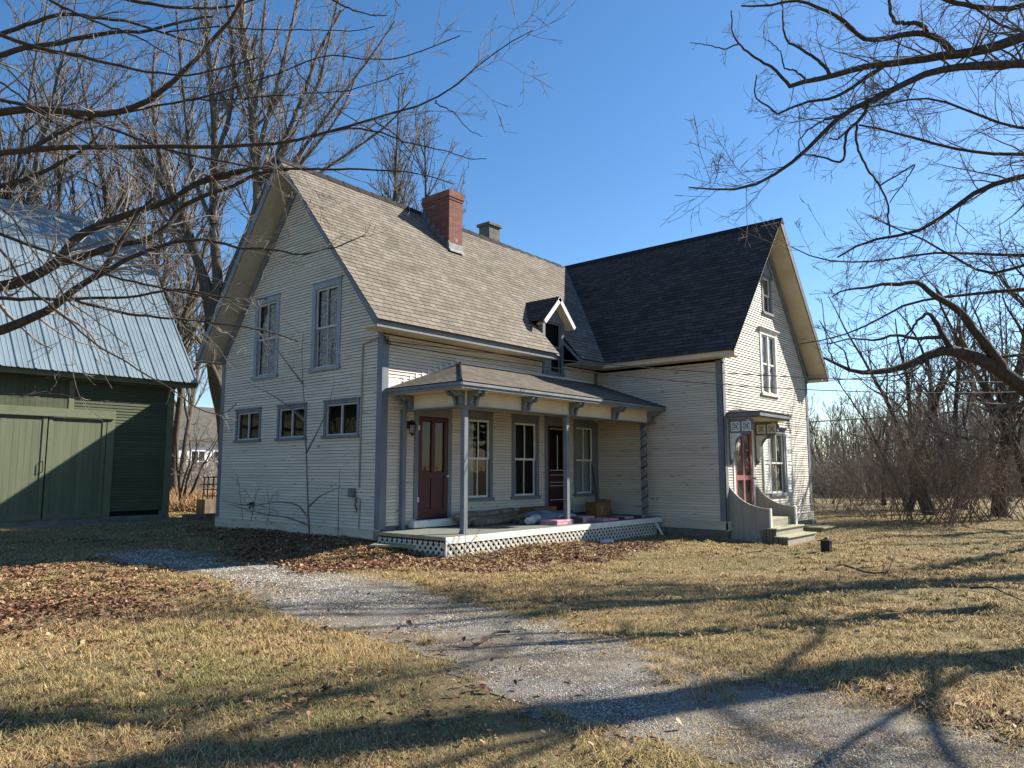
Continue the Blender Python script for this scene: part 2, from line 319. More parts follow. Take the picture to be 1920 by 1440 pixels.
# ---------------------------------------------------------------- house helpers
rng=random.Random(4)
class PL:  # wall plane: a runs along the wall, n outwards, z up
    def __init__(s,O,H,N): s.O=np.array(O,float);s.H=np.array(H,float);s.N=np.array(N,float)
    def p(s,a,n,z): return s.O+a*s.H+n*s.N+np.array([0,0,z])
    def box(s,mb,a0,a1,n0,n1,z0,z1):
        c=[s.p(a0,n0,z0),s.p(a1,n0,z0),s.p(a1,n1,z0),s.p(a0,n1,z0)]
        c+= [q+np.array([0,0,z1-z0]) for q in c]
        if np.cross(s.H,s.N)[2]<0: c=[c[k] for k in (1,0,3,2,5,4,7,6)]
        mb.hexa(c)
GA=PL((0,0,0),(0,1,0),(-1,0,0))      # gable wall, wing A (a = y)
PW=PL((0,0,0),(1,0,0),(0,-1,0))      # porch wall (a = x)
BS=PL((7.6,0,0),(0,-1,0),(-1,0,0))   # side wall of wing B (a = -y)
BF=PL((0,-3.7,0),(1,0,0),(0,-1,0))   # gable front, wing B (a = x)
def clap(pl,z0,z1,ext,holes=(),e=.066,seed=1,out=.021,edge=.006):
    mb=MB();mb.mi=[];r=random.Random(seed);nrow=int(round((z1-z0)/e))
    for i in range(nrow):
        zb=z0+i*e;zt=zb+e
        a0,a1=ext(zb);b0,b1=ext(zt)
        if a1-a0<.05: continue
        zm=(zb+zt)/2; segs=[(a0,a1,b0,b1)]
        for (h0,h1,hz0,hz1) in holes:
            if hz0<=zm<=hz1:
                ns=[]
                for (s0,s1,t0,t1) in segs:
                    if h1<=s0 or h0>=s1: ns.append((s0,s1,t0,t1));continue
                    if h0>s0: ns.append((s0,h0,t0,h0))
                    if h1<s1: ns.append((h1,s1,h1,t1))
                segs=ns
        for (s0,s1,t0,t1) in segs:
            cuts=[s0];
            while s1-cuts[-1]>4.2: cuts.append(cuts[-1]+r.uniform(1.5,4))
            cuts.append(s1)
            for k in range(len(cuts)-1):
                c0,c1=cuts[k],cuts[k+1]; d0=t0 if k==0 else c0; d1=t1 if k==len(cuts)-2 else c1
                o=out+r.uniform(-.003,.003); dz=r.uniform(-.0035,.0035); g=.0015 if k else 0
                dz2=dz+r.uniform(-.002,.002)
                A=pl.p(c0+g,o,zb+dz);B=pl.p(c1,o,zb+dz2);C=pl.p(d1,.002,zt+.004);D=pl.p(d0+g,.002,zt+.004)
                A2=pl.p(c0+g,-.004,zb+dz);B2=pl.p(c1,-.004,zb+dz2);A3=pl.p(c0+g,o,zb+dz+edge);B3=pl.p(c1,o,zb+dz2+edge)
                i0=len(mb.v);mb.v+=[tuple(q) for q in (A,B,C,D,A2,B2,A3,B3)]
                mb.f+=[(i0+6,i0+7,i0+2,i0+3),(i0+4,i0+5,i0+1,i0),(i0,i0+1,i0+7,i0+6)];mb.u+=[(0,0)]*12;mb.mi+=[0,1,1]  # second slot: painted shade strip on the butt and underside
    return mb
def roof(name,P00,P10,P01,P11,mt,parent,row=.14,thick=.0,uoff=0,voff=0,cut=None):
    # quad slope: P00->P10 along the eave, P00->P01 up to the ridge; rows of shingles with a lip
    P00,P10,P01,P11=[np.array(p,float) for p in (P00,P10,P01,P11)]
    L=np.linalg.norm((P01+P11)/2-(P00+P10)/2);W=np.linalg.norm(P10-P00);n=int(math.ceil(L/row));mb=MB()
    nrm=np.cross(P10-P00,P01-P00);nrm/=np.linalg.norm(nrm)
    if nrm[2]<0:nrm=-nrm
    def q(s,t): return (P00*(1-s)+P10*s)*(1-t)+(P01*(1-s)+P11*s)*t
    cols=max(1,int(W/1.2))
    for i in range(n):
        t0=i*row/L;t1=min((i+1)*row/L,1.)
        for j in range(cols):
            s0=j/cols;s1=(j+1)/cols
            if cut and cut((q((s0+s1)/2,(t0+t1)/2))): continue
            a,b,c,d=q(s0,t0)+nrm*.011,q(s1,t0)+nrm*.011,q(s1,t1)+nrm*.003,q(s0,t1)+nrm*.003
            a2,b2=q(s0,t0)-nrm*.004,q(s1,t0)-nrm*.004
            u0,u1=uoff+s0*W,uoff+s1*W;v0=voff+i*row+.0035;v1=voff+(i+1)*row-.002
            mb.poly([a,b,c,d],[(u0,v0),(u1,v0),(u1,v1),(u0,v1)])
            mb.poly([a2,b2,b,a],[(u0,voff+i*row),(u1,voff+i*row),(u1,voff+i*row),(u0,voff+i*row)])
    return mb.build(name,mt,parent)
def wavy(pl,a0,a1,n,z0,z1,amp=.02,k=9,mt=None,name='curtain',parent=None,seed=0):
    r=random.Random(seed);N=int((a1-a0)*60)+4;mb=MB();ph=r.uniform(0,6)
    xs=[a0+(a1-a0)*i/N for i in range(N+1)]
    f=lambda x,z:n+amp*math.sin(x*k*6.28+ph+.5*math.sin(z*2))+amp*.5*math.sin(x*k*13+ph*2)
    Z=[z0+(z1-z0)*j/6 for j in range(7)]
    for i in range(N):
        for j in range(6):
            mb.poly([pl.p(xs[i],f(xs[i],Z[j]),Z[j]),pl.p(xs[i+1],f(xs[i+1],Z[j]),Z[j]),pl.p(xs[i+1],f(xs[i+1],Z[j+1]),Z[j+1]),pl.p(xs[i],f(xs[i],Z[j+1]),Z[j+1])])
    return mb.build(name,mt,parent,smooth=True)
def window(pl,c0,c1,z0,z1,parent,gm='glass',cw=.12,head=.16,sill=.07,mun=True,curt=None,sashm='white',casem='trim',slide=False,split=.5,label=None,cornice=False,curtr=(0,1),deep=.05,boxh=0):
    """c0..c1,z0..z1 outer edge of the casing; parts: sash, pane, curtain"""
    i0,i1=c0+cw,c1-cw;j0,j1=z0+sill,z1-head
    mb=MB()
    pl.box(mb,c0,i0,-.03,.035,z0+sill,z1-head);pl.box(mb,i1,c1,-.03,.035,z0+sill,z1-head)
    pl.box(mb,c0,c1,-.03,.037,z1-head,z1);pl.box(mb,c0-.03,c1+.03,-.03,.07,z0,z0+sill)
    pl.box(mb,c0-.02,c1+.02,0,.055,z1,z1+.03)
    if cornice:
        pl.box(mb,c0-.07,c1+.07,0,.12,z1+.07,z1+.10);pl.box(mb,c0-.04,c1+.04,0,.08,z1+.03,z1+.07)
    wd=mb.build('window',M[casem],parent,bevel=.004)
    if label: wd['label']=label
    sb=MB();fw=.045 if not slide else .035
    def fr(a0,a1,b0,b1,n0,n1,f=fw):
        pl.box(sb,a0,a0+f,n0,n1,b0,b1);pl.box(sb,a1-f,a1,n0,n1,b0,b1);pl.box(sb,a0+f,a1-f,n0,n1,b0,b0+f);pl.box(sb,a0+f,a1-f,n0,n1,b1-f,b1)
    if slide:
        fr(i0,i1,j0,j1,-.03,.0);pl.box(sb,(i0+i1)/2-.02,(i0+i1)/2+.02,-.03,.005,j0+fw,j1-fw)
    else:
        zm=j0+(j1-j0)*split
        fr(i0,i1,zm-.02,j1,-.03,-.002);fr(i0+.001,i1-.001,j0,zm+.02,-.055,-.031)
        if mun:
            m_=(i0+i1)/2;pl.box(sb,m_-.013,m_+.013,-.028,-.004,zm+.025,j1-fw);pl.box(sb,m_-.013,m_+.013,-.052,-.033,j0+fw,zm-.025)
    sb.build('sash',M[sashm],wd)
    g=MB();g.poly([pl.p(i0,-.04,j0),pl.p(i1,-.04,j0),pl.p(i1,-.04,j1),pl.p(i0,-.04,j1)]);g.build('pane',M[gm],wd)
    if curt:
        for k,(a,b,m_) in enumerate(curt):
            wavy(pl,i0+(i1-i0)*a,i0+(i1-i0)*b,-.13,j0+.02,j1-.02,.018,7,M[m_],'curtain',wd,seed=int(c0*100)+k)
    return wd
def cap_board(mb,p,q,w,h,N):  # board lying with its width along (0,0,1)-ish of slope
    mb.bar(p,q,w,h,up=N)
# ================================================================ FARMHOUSE
house=empty('farmhouse',(5,1,0))
tag(house,'old cream clapboard farmhouse with grey shingle roofs, long front porch and red brick chimney','house')
EAb=.30
WA=6.37;ZS=.43;RA=3.185
zrA=lambda x: 8.76-.24*float(np.clip((x+.5)/9.5,0,1))**.9
zeA=4.475
# roof underside heights (soffit) at gable wall
def extA(z):
    if z<=4.42: return (.0,WA)
    k=(z-4.42)/(8.36-4.42);return (RA*k,WA-RA*k)
W_=dict()
hA=[(1.52,2.34,3.85,5.62),(3.93,4.80,3.85,5.62),(4.5,5.53,2.33,3.02),(2.64,3.67,2.33,3.02),(.76,1.83,2.33,3.02)]
mbs=clap(GA,ZS,8.36,extA,[(a-.02,b+.02,c-.02,d+.02) for a,b,c,d in hA],seed=2);mbs.build('gable_wall',M['siding'],house,mat2=M['lap_shade'])
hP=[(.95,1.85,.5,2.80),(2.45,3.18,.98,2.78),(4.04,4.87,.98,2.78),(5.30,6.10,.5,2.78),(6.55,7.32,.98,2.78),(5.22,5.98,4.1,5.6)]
clap(PW,.50,4.32,lambda z:(0,7.6),[(a-.02,b+.02,c-.02,d+.02) for a,b,c,d in hP],seed=3).build('porch_wall',M['siding'],house,mat2=M['lap_shade'])
clap(BS,.37,4.28,lambda z:(0,3.7),seed=5).build('side_wall',M['siding'],house,mat2=M['lap_shade'])
XB0,XB1=7.6,13.49;XM=(XB0+XB1)/2
def extB(z):
    if z<=4.36:return (XB0,XB1)
    k=(z-4.36)/(8.18-4.36);return (XB0+(XM-XB0)*k,XB1-(XM-XB0)*k)
hB=[(10.36,10.86,5.98,7.02),(10.10,11.02,3.72,5.30),(8.15,9.25,.42,2.68),(10.42,11.40,.98,2.62)]
clap(BF,.37,8.18,extB,[(a-.02,b+.02,c-.02,d+.02) for a,b,c,d in hB],seed=6).build('front_gable_wall',M['siding'],house,mat2=M['lap_shade'])
# hidden walls at the back and far side
mb=MB();mb.poly([(13.47,-3.7,.1),(13.47,6.37,.1),(13.47,6.37,4.4),(13.47,-3.7,4.4)]);mb.poly([(0.02,6.35,.1),(13.47,6.35,.1),(13.47,6.35,4.4),(0.02,6.35,4.4)])
mb.poly([(XB0,6.35,4.4),(XB1,6.35,4.4),(XM,6.35,8.1)]);mb.build('back_wall',M['siding'],house)
# solid black blocks standing in for unlit rooms behind the windows
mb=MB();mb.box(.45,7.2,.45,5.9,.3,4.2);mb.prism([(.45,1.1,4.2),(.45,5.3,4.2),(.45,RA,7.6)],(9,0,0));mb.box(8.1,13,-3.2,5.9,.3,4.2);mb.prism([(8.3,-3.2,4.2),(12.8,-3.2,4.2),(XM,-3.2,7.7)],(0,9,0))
mb.box(5.1,6.1,.12,.4,4.1,5.5);mb.build('unlit_block',M['dark'],house)
# skirt boards and foundation
mb=MB()
GA.box(mb,-.03,WA,0,.045,.14,ZS-.003);GA.box(mb,-.03,WA,0,.06,ZS-.003,ZS+.012)
mb.build('skirt_board',M['cream'] if 0 else M['siding_worn'],house)
mb=MB();BS.box(mb,-.0,3.76,0,.05,.17,.36);BS.box(mb,0,3.77,0,.065,.36,.375);BF.box(mb,7.55,13.53,0,.05,.15,.36);BF.box(mb,7.54,13.54,0,.065,.36,.375)
mb.build('skirt_board',M['siding_worn'],house)
mb=MB();BS.box(mb,0,3.7,-.2,.0,-.3,.17);BF.box(mb,7.803,13.47,-.25,-.0,-.3,.15);mb.box(.02,.2,0.02,WA,-.2,.14);mb.box(0.02,7.6,.02,.2,-.2,.5);mb.build('foundation',M['concrete'],house)
mb=MB()
for k in range(46):
    x=9.6+k*.085;mb_s=.10*rng.uniform(.8,1.2);z=-.12+.12*(k%2)
    mb.box(x,x+mb_s,-3.80-rng.uniform(0,.10),-3.70,z,z+mb_s+.03)
mb.build('rubble_footing',M['concrete'],house,bevel=.02)
# corner boards
def piece(name,mt,parent,fn,*a,bevel=0):
    m_=MB();fn(m_,*a);return m_.build(name,mt,parent,bevel=bevel)
T_=M['trim']
def cb(pl,*a): piece('corner_board',T_,house,lambda m_:pl.box(m_,*a),bevel=.004)
m_=MB();GA.box(m_,-.03,.13,.0,.03,ZS+.012,4.42);PW.box(m_,0,.14,.0,.03,.44,4.3);m_.build('corner_board',T_,house,bevel=.004)
cb(GA,WA-.13,WA+.02,.0,.03,ZS+.012,4.45);cb(PW,7.42,7.58,0,.03,.44,2.9);cb(PW,7.45,7.6,0,.03,3.9,4.3)
m_=MB();BS.box(m_,3.55,3.73,0,.03,.375,4.3);BF.box(m_,7.57,7.72,0,.028,.375,4.36);m_.build('corner_board',T_,house,bevel=.004)
cb(BF,13.36,13.52,0,.03,.375,4.36)
piece('corner_plinth',T_,house,lambda m_:m_.box(-.05,.13,-.05,.12,.0,.42),bevel=.004)
# gable frieze boards along the rakes
mb=MB()
mb.bar((-.032,-.05,4.33),(-.032,RA,8.30),.16,.03,up=(1,0,0));mb.bar((-.033,WA+.05,4.33),(-.033,RA,8.30),.16,.03,up=(1,0,0));mb.build('frieze_board',M['trim'],house)
mb=MB();mb.bar((7.55,-3.732,4.27),(XM,-3.732,8.13),.17,.03,up=(0,1,0));mb.bar((13.55,-3.733,4.27),(XM,-3.733,8.13),.17,.03,up=(0,1,0));mb.build('frieze_board',M['trim'],house)
# --- roofs
EA=.57;OA=.6
yl,yr=-EA,RA
slopeA=lambda x,y: zeA+(zrA(x)-zeA)*(y-yl)/(yr-yl)
xsA=[-OA,1.3,3.2,5.13];i=0
def apt(x,y): return (x,y,slopeA(x,y))
rp=MB()
def roof_strip(xa,xb,ya,yb,mt,name,uo):
    return roof(name,apt(xa,ya),apt(xb,ya),apt(xa,yb),apt(xb,yb),mt,house,uoff=uo,voff=round((ya-yl)*1.53/.14)*.14)
roof_strip(-OA,1.6,yl,yr,M['shingle'],'shingle_roof',0)
roof_strip(1.6,5.13,yl,yr,M['shingle'],'shingle_roof',2.1)
roof_strip(5.13,6.05,.14,yr,M['shingle'],'shingle_roof',5.63)
roof_strip(6.05,10.55,yl,yr,M['shingle'],'shingle_roof',6.55)
roof('shingle_roof',(11,WA+EAb,zeA),(-OA,WA+EAb,zeA),(11,RA,zrA(11)),(-OA,RA,zrA(0)),M['shingle'],house)
EB=.48;OB=.56;zeB=4.45;zrB=8.55
roof('shingle_roof',(XB0-EB,WA+.5,zeB),(XB0-EB,-3.7-OB,zeB),(XM,WA+.5,zrB),(XM,-3.7-OB,zrB),M['shingle_shade_dark'],house)
roof('shingle_roof',(XB1+EB,-3.7-OB,zeB),(XB1+EB,WA+.5,zeB),(XM,-3.7-OB,zrB),(XM,WA+.5,zrB),M['shingle_shade_dark'],house)
# ridge caps
mb=MB()
for k in range(24):
    xa=-OA+k*.45;xb=xa+.47
    if xa>10.3:break
    xb=min(xb,10.5)
    for s in(-1,1): mb.poly([(xa,RA,zrA(xa)+.05),(xb,RA,zrA(xb)+.035),(xb,RA+s*.15,zrA(xb)-.15),(xa,RA+s*.15,zrA(xa)-.135)])
mb.build('ridge_cap',M['shingle_shade_dark'],house)
mb=MB()
for s in(-1,1): mb.poly([(XM,-3.7-OB-.02,zrB+.045),(XM,7,zrB+.045),(XM+s*.13,7,zrB-.12),(XM+s*.13,-3.7-OB-.02,zrB-.12)])
mb.prism([(XM-.13,-4.275,zrB-.12),(XM+.13,-4.275,zrB-.12),(XM,-4.275,zrB+.045)],(0,.02,0));mb.build('ridge_cap',M['shingle_shade_dark'],house)
# rake soffits (underside), fascias, eave boxes
def rake(pa,pb,inward,ln,n_,fm,sm_,th=.17):
    # pa eave tip (top surface), pb ridge tip ; inward: vector from tip plane to wall
    pa=np.array(pa,float);pb=np.array(pb,float);iv=np.array(inward,float);n_=np.array(n_,float)
    mb=MB();d=n_*-th
    off=iv/np.linalg.norm(iv)*.03
    mb.hexa([pa+d,pb+d,pb+d+off,pa+d+off,pa-n_*.012,pb-n_*.012,pb-n_*.012+off,pa-n_*.012+off]);fo=mb.build('rake_fascia',M[fm],house)
    mb=MB();d2=d*.93;e=d*.99
    mb.hexa([pa+e+off,pb+e+off,pb+e+iv,pa+e+iv,pa+d2+off,pb+d2+off,pb+d2+iv,pa+d2+iv]);mb.build('rake_soffit',M[sm_],house)
sA=np.array([0,-(zrA(0)-zeA),RA+EA]);sA=sA/np.linalg.norm(sA)
rake((-OA,-EA,zeA),(-OA,RA,zrA(-.5)),(OA,0,0),0,sA,'trim','soffit',.10)
sA2=np.array([0,(zrA(0)-zeA),RA+.12]);sA2/=np.linalg.norm(sA2);rake((-OA,WA+EAb,zeA),(-OA,RA,zrA(-.5)),(OA,0,0),0,sA2,'trim','soffit')
sB=np.array([-(zrB-zeB),0,XM-XB0+EB]);sB/=np.linalg.norm(sB)
rake((XB0-EB,-3.7-OB+.05,zeB),(XM,-3.7-OB+.05,zrB),(0,OB-.05,0),0,sB,'bargeshade','cream',.085)
sB2=sB*np.array([-1,1,1]);rake((XB1+EB,-3.7-OB,zeB),(XM,-3.7-OB,zrB),(0,OB,0),0,sB2,'bargeshade','cream')
def bxp(name,mt,*a): piece(name,mt,house,lambda m_:m_.box(*a))
yq=-EA+.06
bxp('eave_fascia',T_,-OA+.03,5.12,yq,yq+.03,zeA-.13,zeA+.03);bxp('eave_fascia',T_,6.06,7.15,yq,yq+.03,zeA-.13,zeA+.03)
bxp('eave_fascia',M['cream'],XB0-EB+.05,XB0-EB+.08,-3.7-OB+.03,-.4,zeB-.12,zeB+.03);bxp('eave_fascia',T_,XB1+EB-.04,XB1+EB-.01,-3.7-OB+.03,6.8,zeB-.15,zeB-.012);bxp('eave_fascia',T_,-OA+.03,7.2,WA+EAb-.04,WA+EAb-.01,zeA-.15,zeA-.012)
piece('notch_rake',T_,house,lambda m_:m_.bar((6.05,-EA+.02,zeA-.05),(6.05,.02,zeA+.52),.05,.13,up=(1,0,0)))
piece('notch_rake',T_,house,lambda m_:m_.bar((5.125,-EA+.02,zeA-.05),(5.125,.02,zeA+.52),.03,.12,up=(1,0,0)))
K_=M['cream']
bxp('eave_soffit',K_,-OA+.03,5.12,yq+.03,0,zeA-.12,zeA-.10);bxp('eave_soffit',K_,6.06,7.5,yq+.03,0,zeA-.12,zeA-.10);bxp('eave_soffit',K_,XB0-EB+.08,XB0,-4.18,-.2,zeB-.115,zeB-.10);bxp('eave_soffit',K_,XB1,XB1+EB-.04,-4.18,6.8,zeB-.14,zeB-.12);bxp('eave_soffit',K_,-OA+.03,7.5,WA,WA+EAb-.04,zeA-.14,zeA-.12)
# added block shaped as an ell, unseen; casts the slanting shade on the barn
m_=MB();m_.box(2.6,5.2,6.4,10.2,.1,4.3);m_.prism([(2.6,10.2,4.3),(5.2,10.2,4.3),(3.9,10.2,6.1)],(0,-3.8,0));m_.build('ell_shade_block',M['siding'],house)
for s0,s1 in ((2.42,3.9),(5.38,3.9)):
    a_,b_=(s0,10.45,4.15),(s0,6.9,4.15)
    if s0>3:a_,b_=b_,a_
    q_=lambda p:(s1,p[1],6.36)
    roof('shingle_roof',a_,b_,q_(a_),q_(b_),M['shingle'],house)  # roof of the same added shade block
# --- brick chimney with corbelled cap and step flashing
def uvbox(mb,x0,x1,y0,y1,z0,z1):
    F=[((x0,y0),(x1,y0),0),((x1,y0),(x1,y1),1),((x1,y1),(x0,y1),0),((x0,y1),(x0,y0),1)]
    for (a,b,k) in F:
        ua=a[k]+.05;ub=b[k]+.05
        mb.poly([(a[0],a[1],z0),(b[0],b[1],z0),(b[0],b[1],z1),(a[0],a[1],z1)],[(ua,z0),(ub,z0),(ub,z1),(ua,z1)])
    mb.poly([(x0,y0,z1),(x1,y0,z1),(x1,y1,z1),(x0,y1,z1)],[(x0,y0),(x1,y0),(x1,y1),(x0,y1)]);mb.poly([(x0,y1,z0),(x1,y1,z0),(x1,y0,z0),(x0,y0,z0)],[(x0,y0)]*4)
mb=MB();uvbox(mb,3.76,4.26,2.0,3.03,7.0,8.74);ch=mb.build('brick_chimney',M['brick'],house)
mb=MB();uvbox(mb,3.742,4.278,1.982,3.048,8.74,8.807);uvbox(mb,3.722,4.298,1.962,3.068,8.807,8.874);uvbox(mb,3.735,4.285,1.975,3.055,8.874,9.0);mb.build('corbelled_cap',M['brick'],ch)
mb=MB();mb.box(3.74,4.28,1.975,2.0,7.25,7.55);mb.poly([(3.745,1.973,7.40),(4.275,1.973,7.40),(4.285,1.90,7.30),(3.735,1.90,7.30)])
for k in range(6):
    yb=2.0+k*.18;zb=slopeA(3.76,yb);mb.box(3.742,3.76,yb,yb+.17,zb-.1,zb+.27);mb.box(4.26,4.278,yb,yb+.17,zb-.1,zb+.27)
mb.build('flashing',M['flash'],ch)
mb=MB();uvbox(mb,7.45,7.95,3.95,4.4,7.8,9.42);bc=mb.build('block_chimney',M['block'],house)
mb=MB();
for zz in np.arange(8.2,9.42,.2):
    mb.box(7.444,7.956,3.944,4.406,zz,zz+.012)
    
mb.build('mortar_joint',M['concrete'],bc)
mb=MB();mb.box(7.39,8.01,3.89,4.46,9.42,9.52);mb.build('chimney_cap',M['block'],bc,bevel=.01)
# --- wall dormer
dw=MB();x0,x1=5.14,6.03
dx,dzt,dzp=5.585,5.36,6.08;yd=-.27
PW.box(dw,x0,x0+.1,0,.04,4.10,5.42);PW.box(dw,x1-.1,x1,0,.04,4.10,5.42);PW.box(dw,x0,x1,0,.042,5.42,5.52);PW.box(dw,x0-.02,x1+.02,0,.07,4.04,4.10)
dw.prism([(x0,-.005,5.50),(x1,-.005,5.50),(dx,-.005,5.98)],(0,-.03,0))
dm=dw.build('dormer',M['trim'],house)
for xx in (x0,x1):
    mb=MB();mb.poly([(xx,0,4.5),(xx,1.2,5.4),(xx,1.2,5.5),(xx,0,5.5)]);mb.build('dormer_cheek',M['trim'],dm)
mb=MB()
def fr2(pl,mb,a0,a1,b0,b1,n0,n1,f):
    pl.box(mb,a0,a0+f,n0,n1,b0,b1);pl.box(mb,a1-f,a1,n0,n1,b0,b1);pl.box(mb,a0+f,a1-f,n0,n1,b0,b0+f);pl.box(mb,a0+f,a1-f,n0,n1,b1-f,b1)
fr2(PW,mb,x0+.1,x1-.1,4.76,5.42,-.03,0,.045);fr2(PW,mb,x0+.1,x1-.1,4.10,4.80,-.055,-.03,.045);mb.build('sash',M['trim'],dm)
mb=MB();mb.poly([(x0+.1,.04,4.1),(x1-.1,.04,4.1),(x1-.1,.04,5.42),(x0+.1,.04,5.42)]);mb.build('pane',M['glass'],dm)
wavy(PW,x0+.12,x0+.5,-.10,4.12,4.8,.012,7,M['curtain'],'curtain',dm)
def rf(nm,a,b,c,d,m_): 
    o=roof(nm,a,b,c,d,m_,dm);return o
rf('dormer_roof',(4.90,1.6,dzt),(4.90,yd,dzt),(dx,1.6,dzp),(dx,yd,dzp),M['shingle_shade_dark']);rf('dormer_roof',(6.27,yd,dzt),(6.27,1.6,dzt),(dx,yd,dzp),(dx,1.6,dzp),M['shingle_shade_dark'])
mb=MB();nd=np.array([-(dzp-dzt),0,dx-4.9]);nd/=np.linalg.norm(nd);nd2=nd*np.array([-1,1,1])
for a,n_ in ((4.90,nd),(6.27,nd2)):
    p=np.array([a,yd,dzt]);q=np.array([dx,yd,dzp])
    mb.hexa([p-n_*.12,q-n_*.12,q-n_*.12+[0,.03,0],p-n_*.12+[0,.03,0],p-n_*.012,q-n_*.012,q-n_*.012+[0,.03,0],p-n_*.012+[0,.03,0]])
mb.build('bargeboard',M['white'],dm)
mb=MB()
for a,n_ in ((4.90,nd),(6.27,nd2)):
    p=np.array([a,yd+.03,dzt]);q=np.array([dx,yd+.03,dzp]);e=np.array([0,.27 if a<5 else .27,0])
    mb.hexa([p-n_*.115,q-n_*.115,q-n_*.115+e,p-n_*.115+e,p-n_*.10,q-n_*.10,q-n_*.10+e,p-n_*.10+e])
mb.build('dormer_soffit',M['cream'],dm)
# --- windows
window(GA,1.40,2.46,3.75,5.74,house,cw=.13,head=.13,sill=.08,curt=[(0,1,'lace')],sashm='sashlight',casem='trimlight',label='tall grey-blue framed window with lace curtain, nearer the porch corner')
window(GA,3.81,4.88,3.77,5.75,house,cw=.13,head=.13,sill=.08,curt=[(0,1,'lace')],sashm='sashlight',casem='trimlight',label='tall grey-blue framed window with lace curtain, nearer the barn')
for a,b in ((4.44,5.60),(2.56,3.73),(.68,1.91)): window(GA,a,b,2.27,3.07,house,cw=.075,head=.07,sill=.06,slide=True,sashm='sashlight')
window(PW,2.36,3.27,.92,2.91,house,cw=.10,head=.17,sill=.07,curt=[(0,.45,'curtain')])
window(PW,3.95,4.97,.92,2.91,house,cw=.10,head=.17,sill=.07,curt=[(.0,.25,'curtain')])
window(PW,6.45,7.42,.92,2.91,house,cw=.10,head=.17,sill=.07,curt=[(0,1,'curtain')])
# front gable windows
window(BF,10.26,10.96,5.90,7.02,house,gm='skyglass',cw=.10,head=.05,sill=.07,mun=False,sashm='white',label='small attic window with pointed grey head')
mb=MB();mb.prism([(10.24,-3.70,7.02),(10.98,-3.70,7.02),(10.61,-3.70,7.55)],(0,-.04,0));mb.bar((10.2,-3.74,6.99),(10.61,-3.74,7.6),.05,.06,up=(0,1,0));mb.bar((11.02,-3.74,6.99),(10.61,-3.74,7.6),.05,.06,up=(0,1,0));mb.build('pointed_window_head',M['trim'],house)
window(BF,9.98,11.15,3.62,5.40,house,gm='skyglass',cw=.11,head=.09,sill=.08,sashm='white',casem='white',cornice=True,curt=[(0,.42,'sheer'),(.58,1,'sheer')])
mb=MB();BF.box(mb,10.525,10.605,-.02,.02,3.70,5.31);mb.build('mullion',M['white'],house)
wl=window(BF,10.33,11.49,.90,2.70,house,gm='skyglass',cw=.11,head=.09,sill=.08,mun=True,sashm='white',casem='trim',cornice=True,curt=[(0,.97,'sheer')])
for a0,a1 in ((9.86,10.31),(11.51,11.96)):
    mb=MB();BF.box(mb,a0,a0+.05,.02,.055,.98,2.62);BF.box(mb,a1-.05,a1,.02,.055,.98,2.62)
    for z0,z1 in ((.98,1.05),(1.76,1.84),(2.55,2.62)): BF.box(mb,a0+.05,a1-.05,.02,.055,z0,z1)
    z=1.07
    while z<2.54:
        if not 1.73<z<1.85: mb.hexa([BF.p(a0+.05,.045,z),BF.p(a1-.05,.045,z),BF.p(a1-.05,.052,z+.004),BF.p(a0+.05,.052,z+.004),BF.p(a0+.05,.02,z+.03),BF.p(a1-.05,.02,z+.03),BF.p(a1-.05,.026,z+.034),BF.p(a0+.05,.026,z+.034)])
        z+=.042
    mb.build('shutter',M['white'],wl)
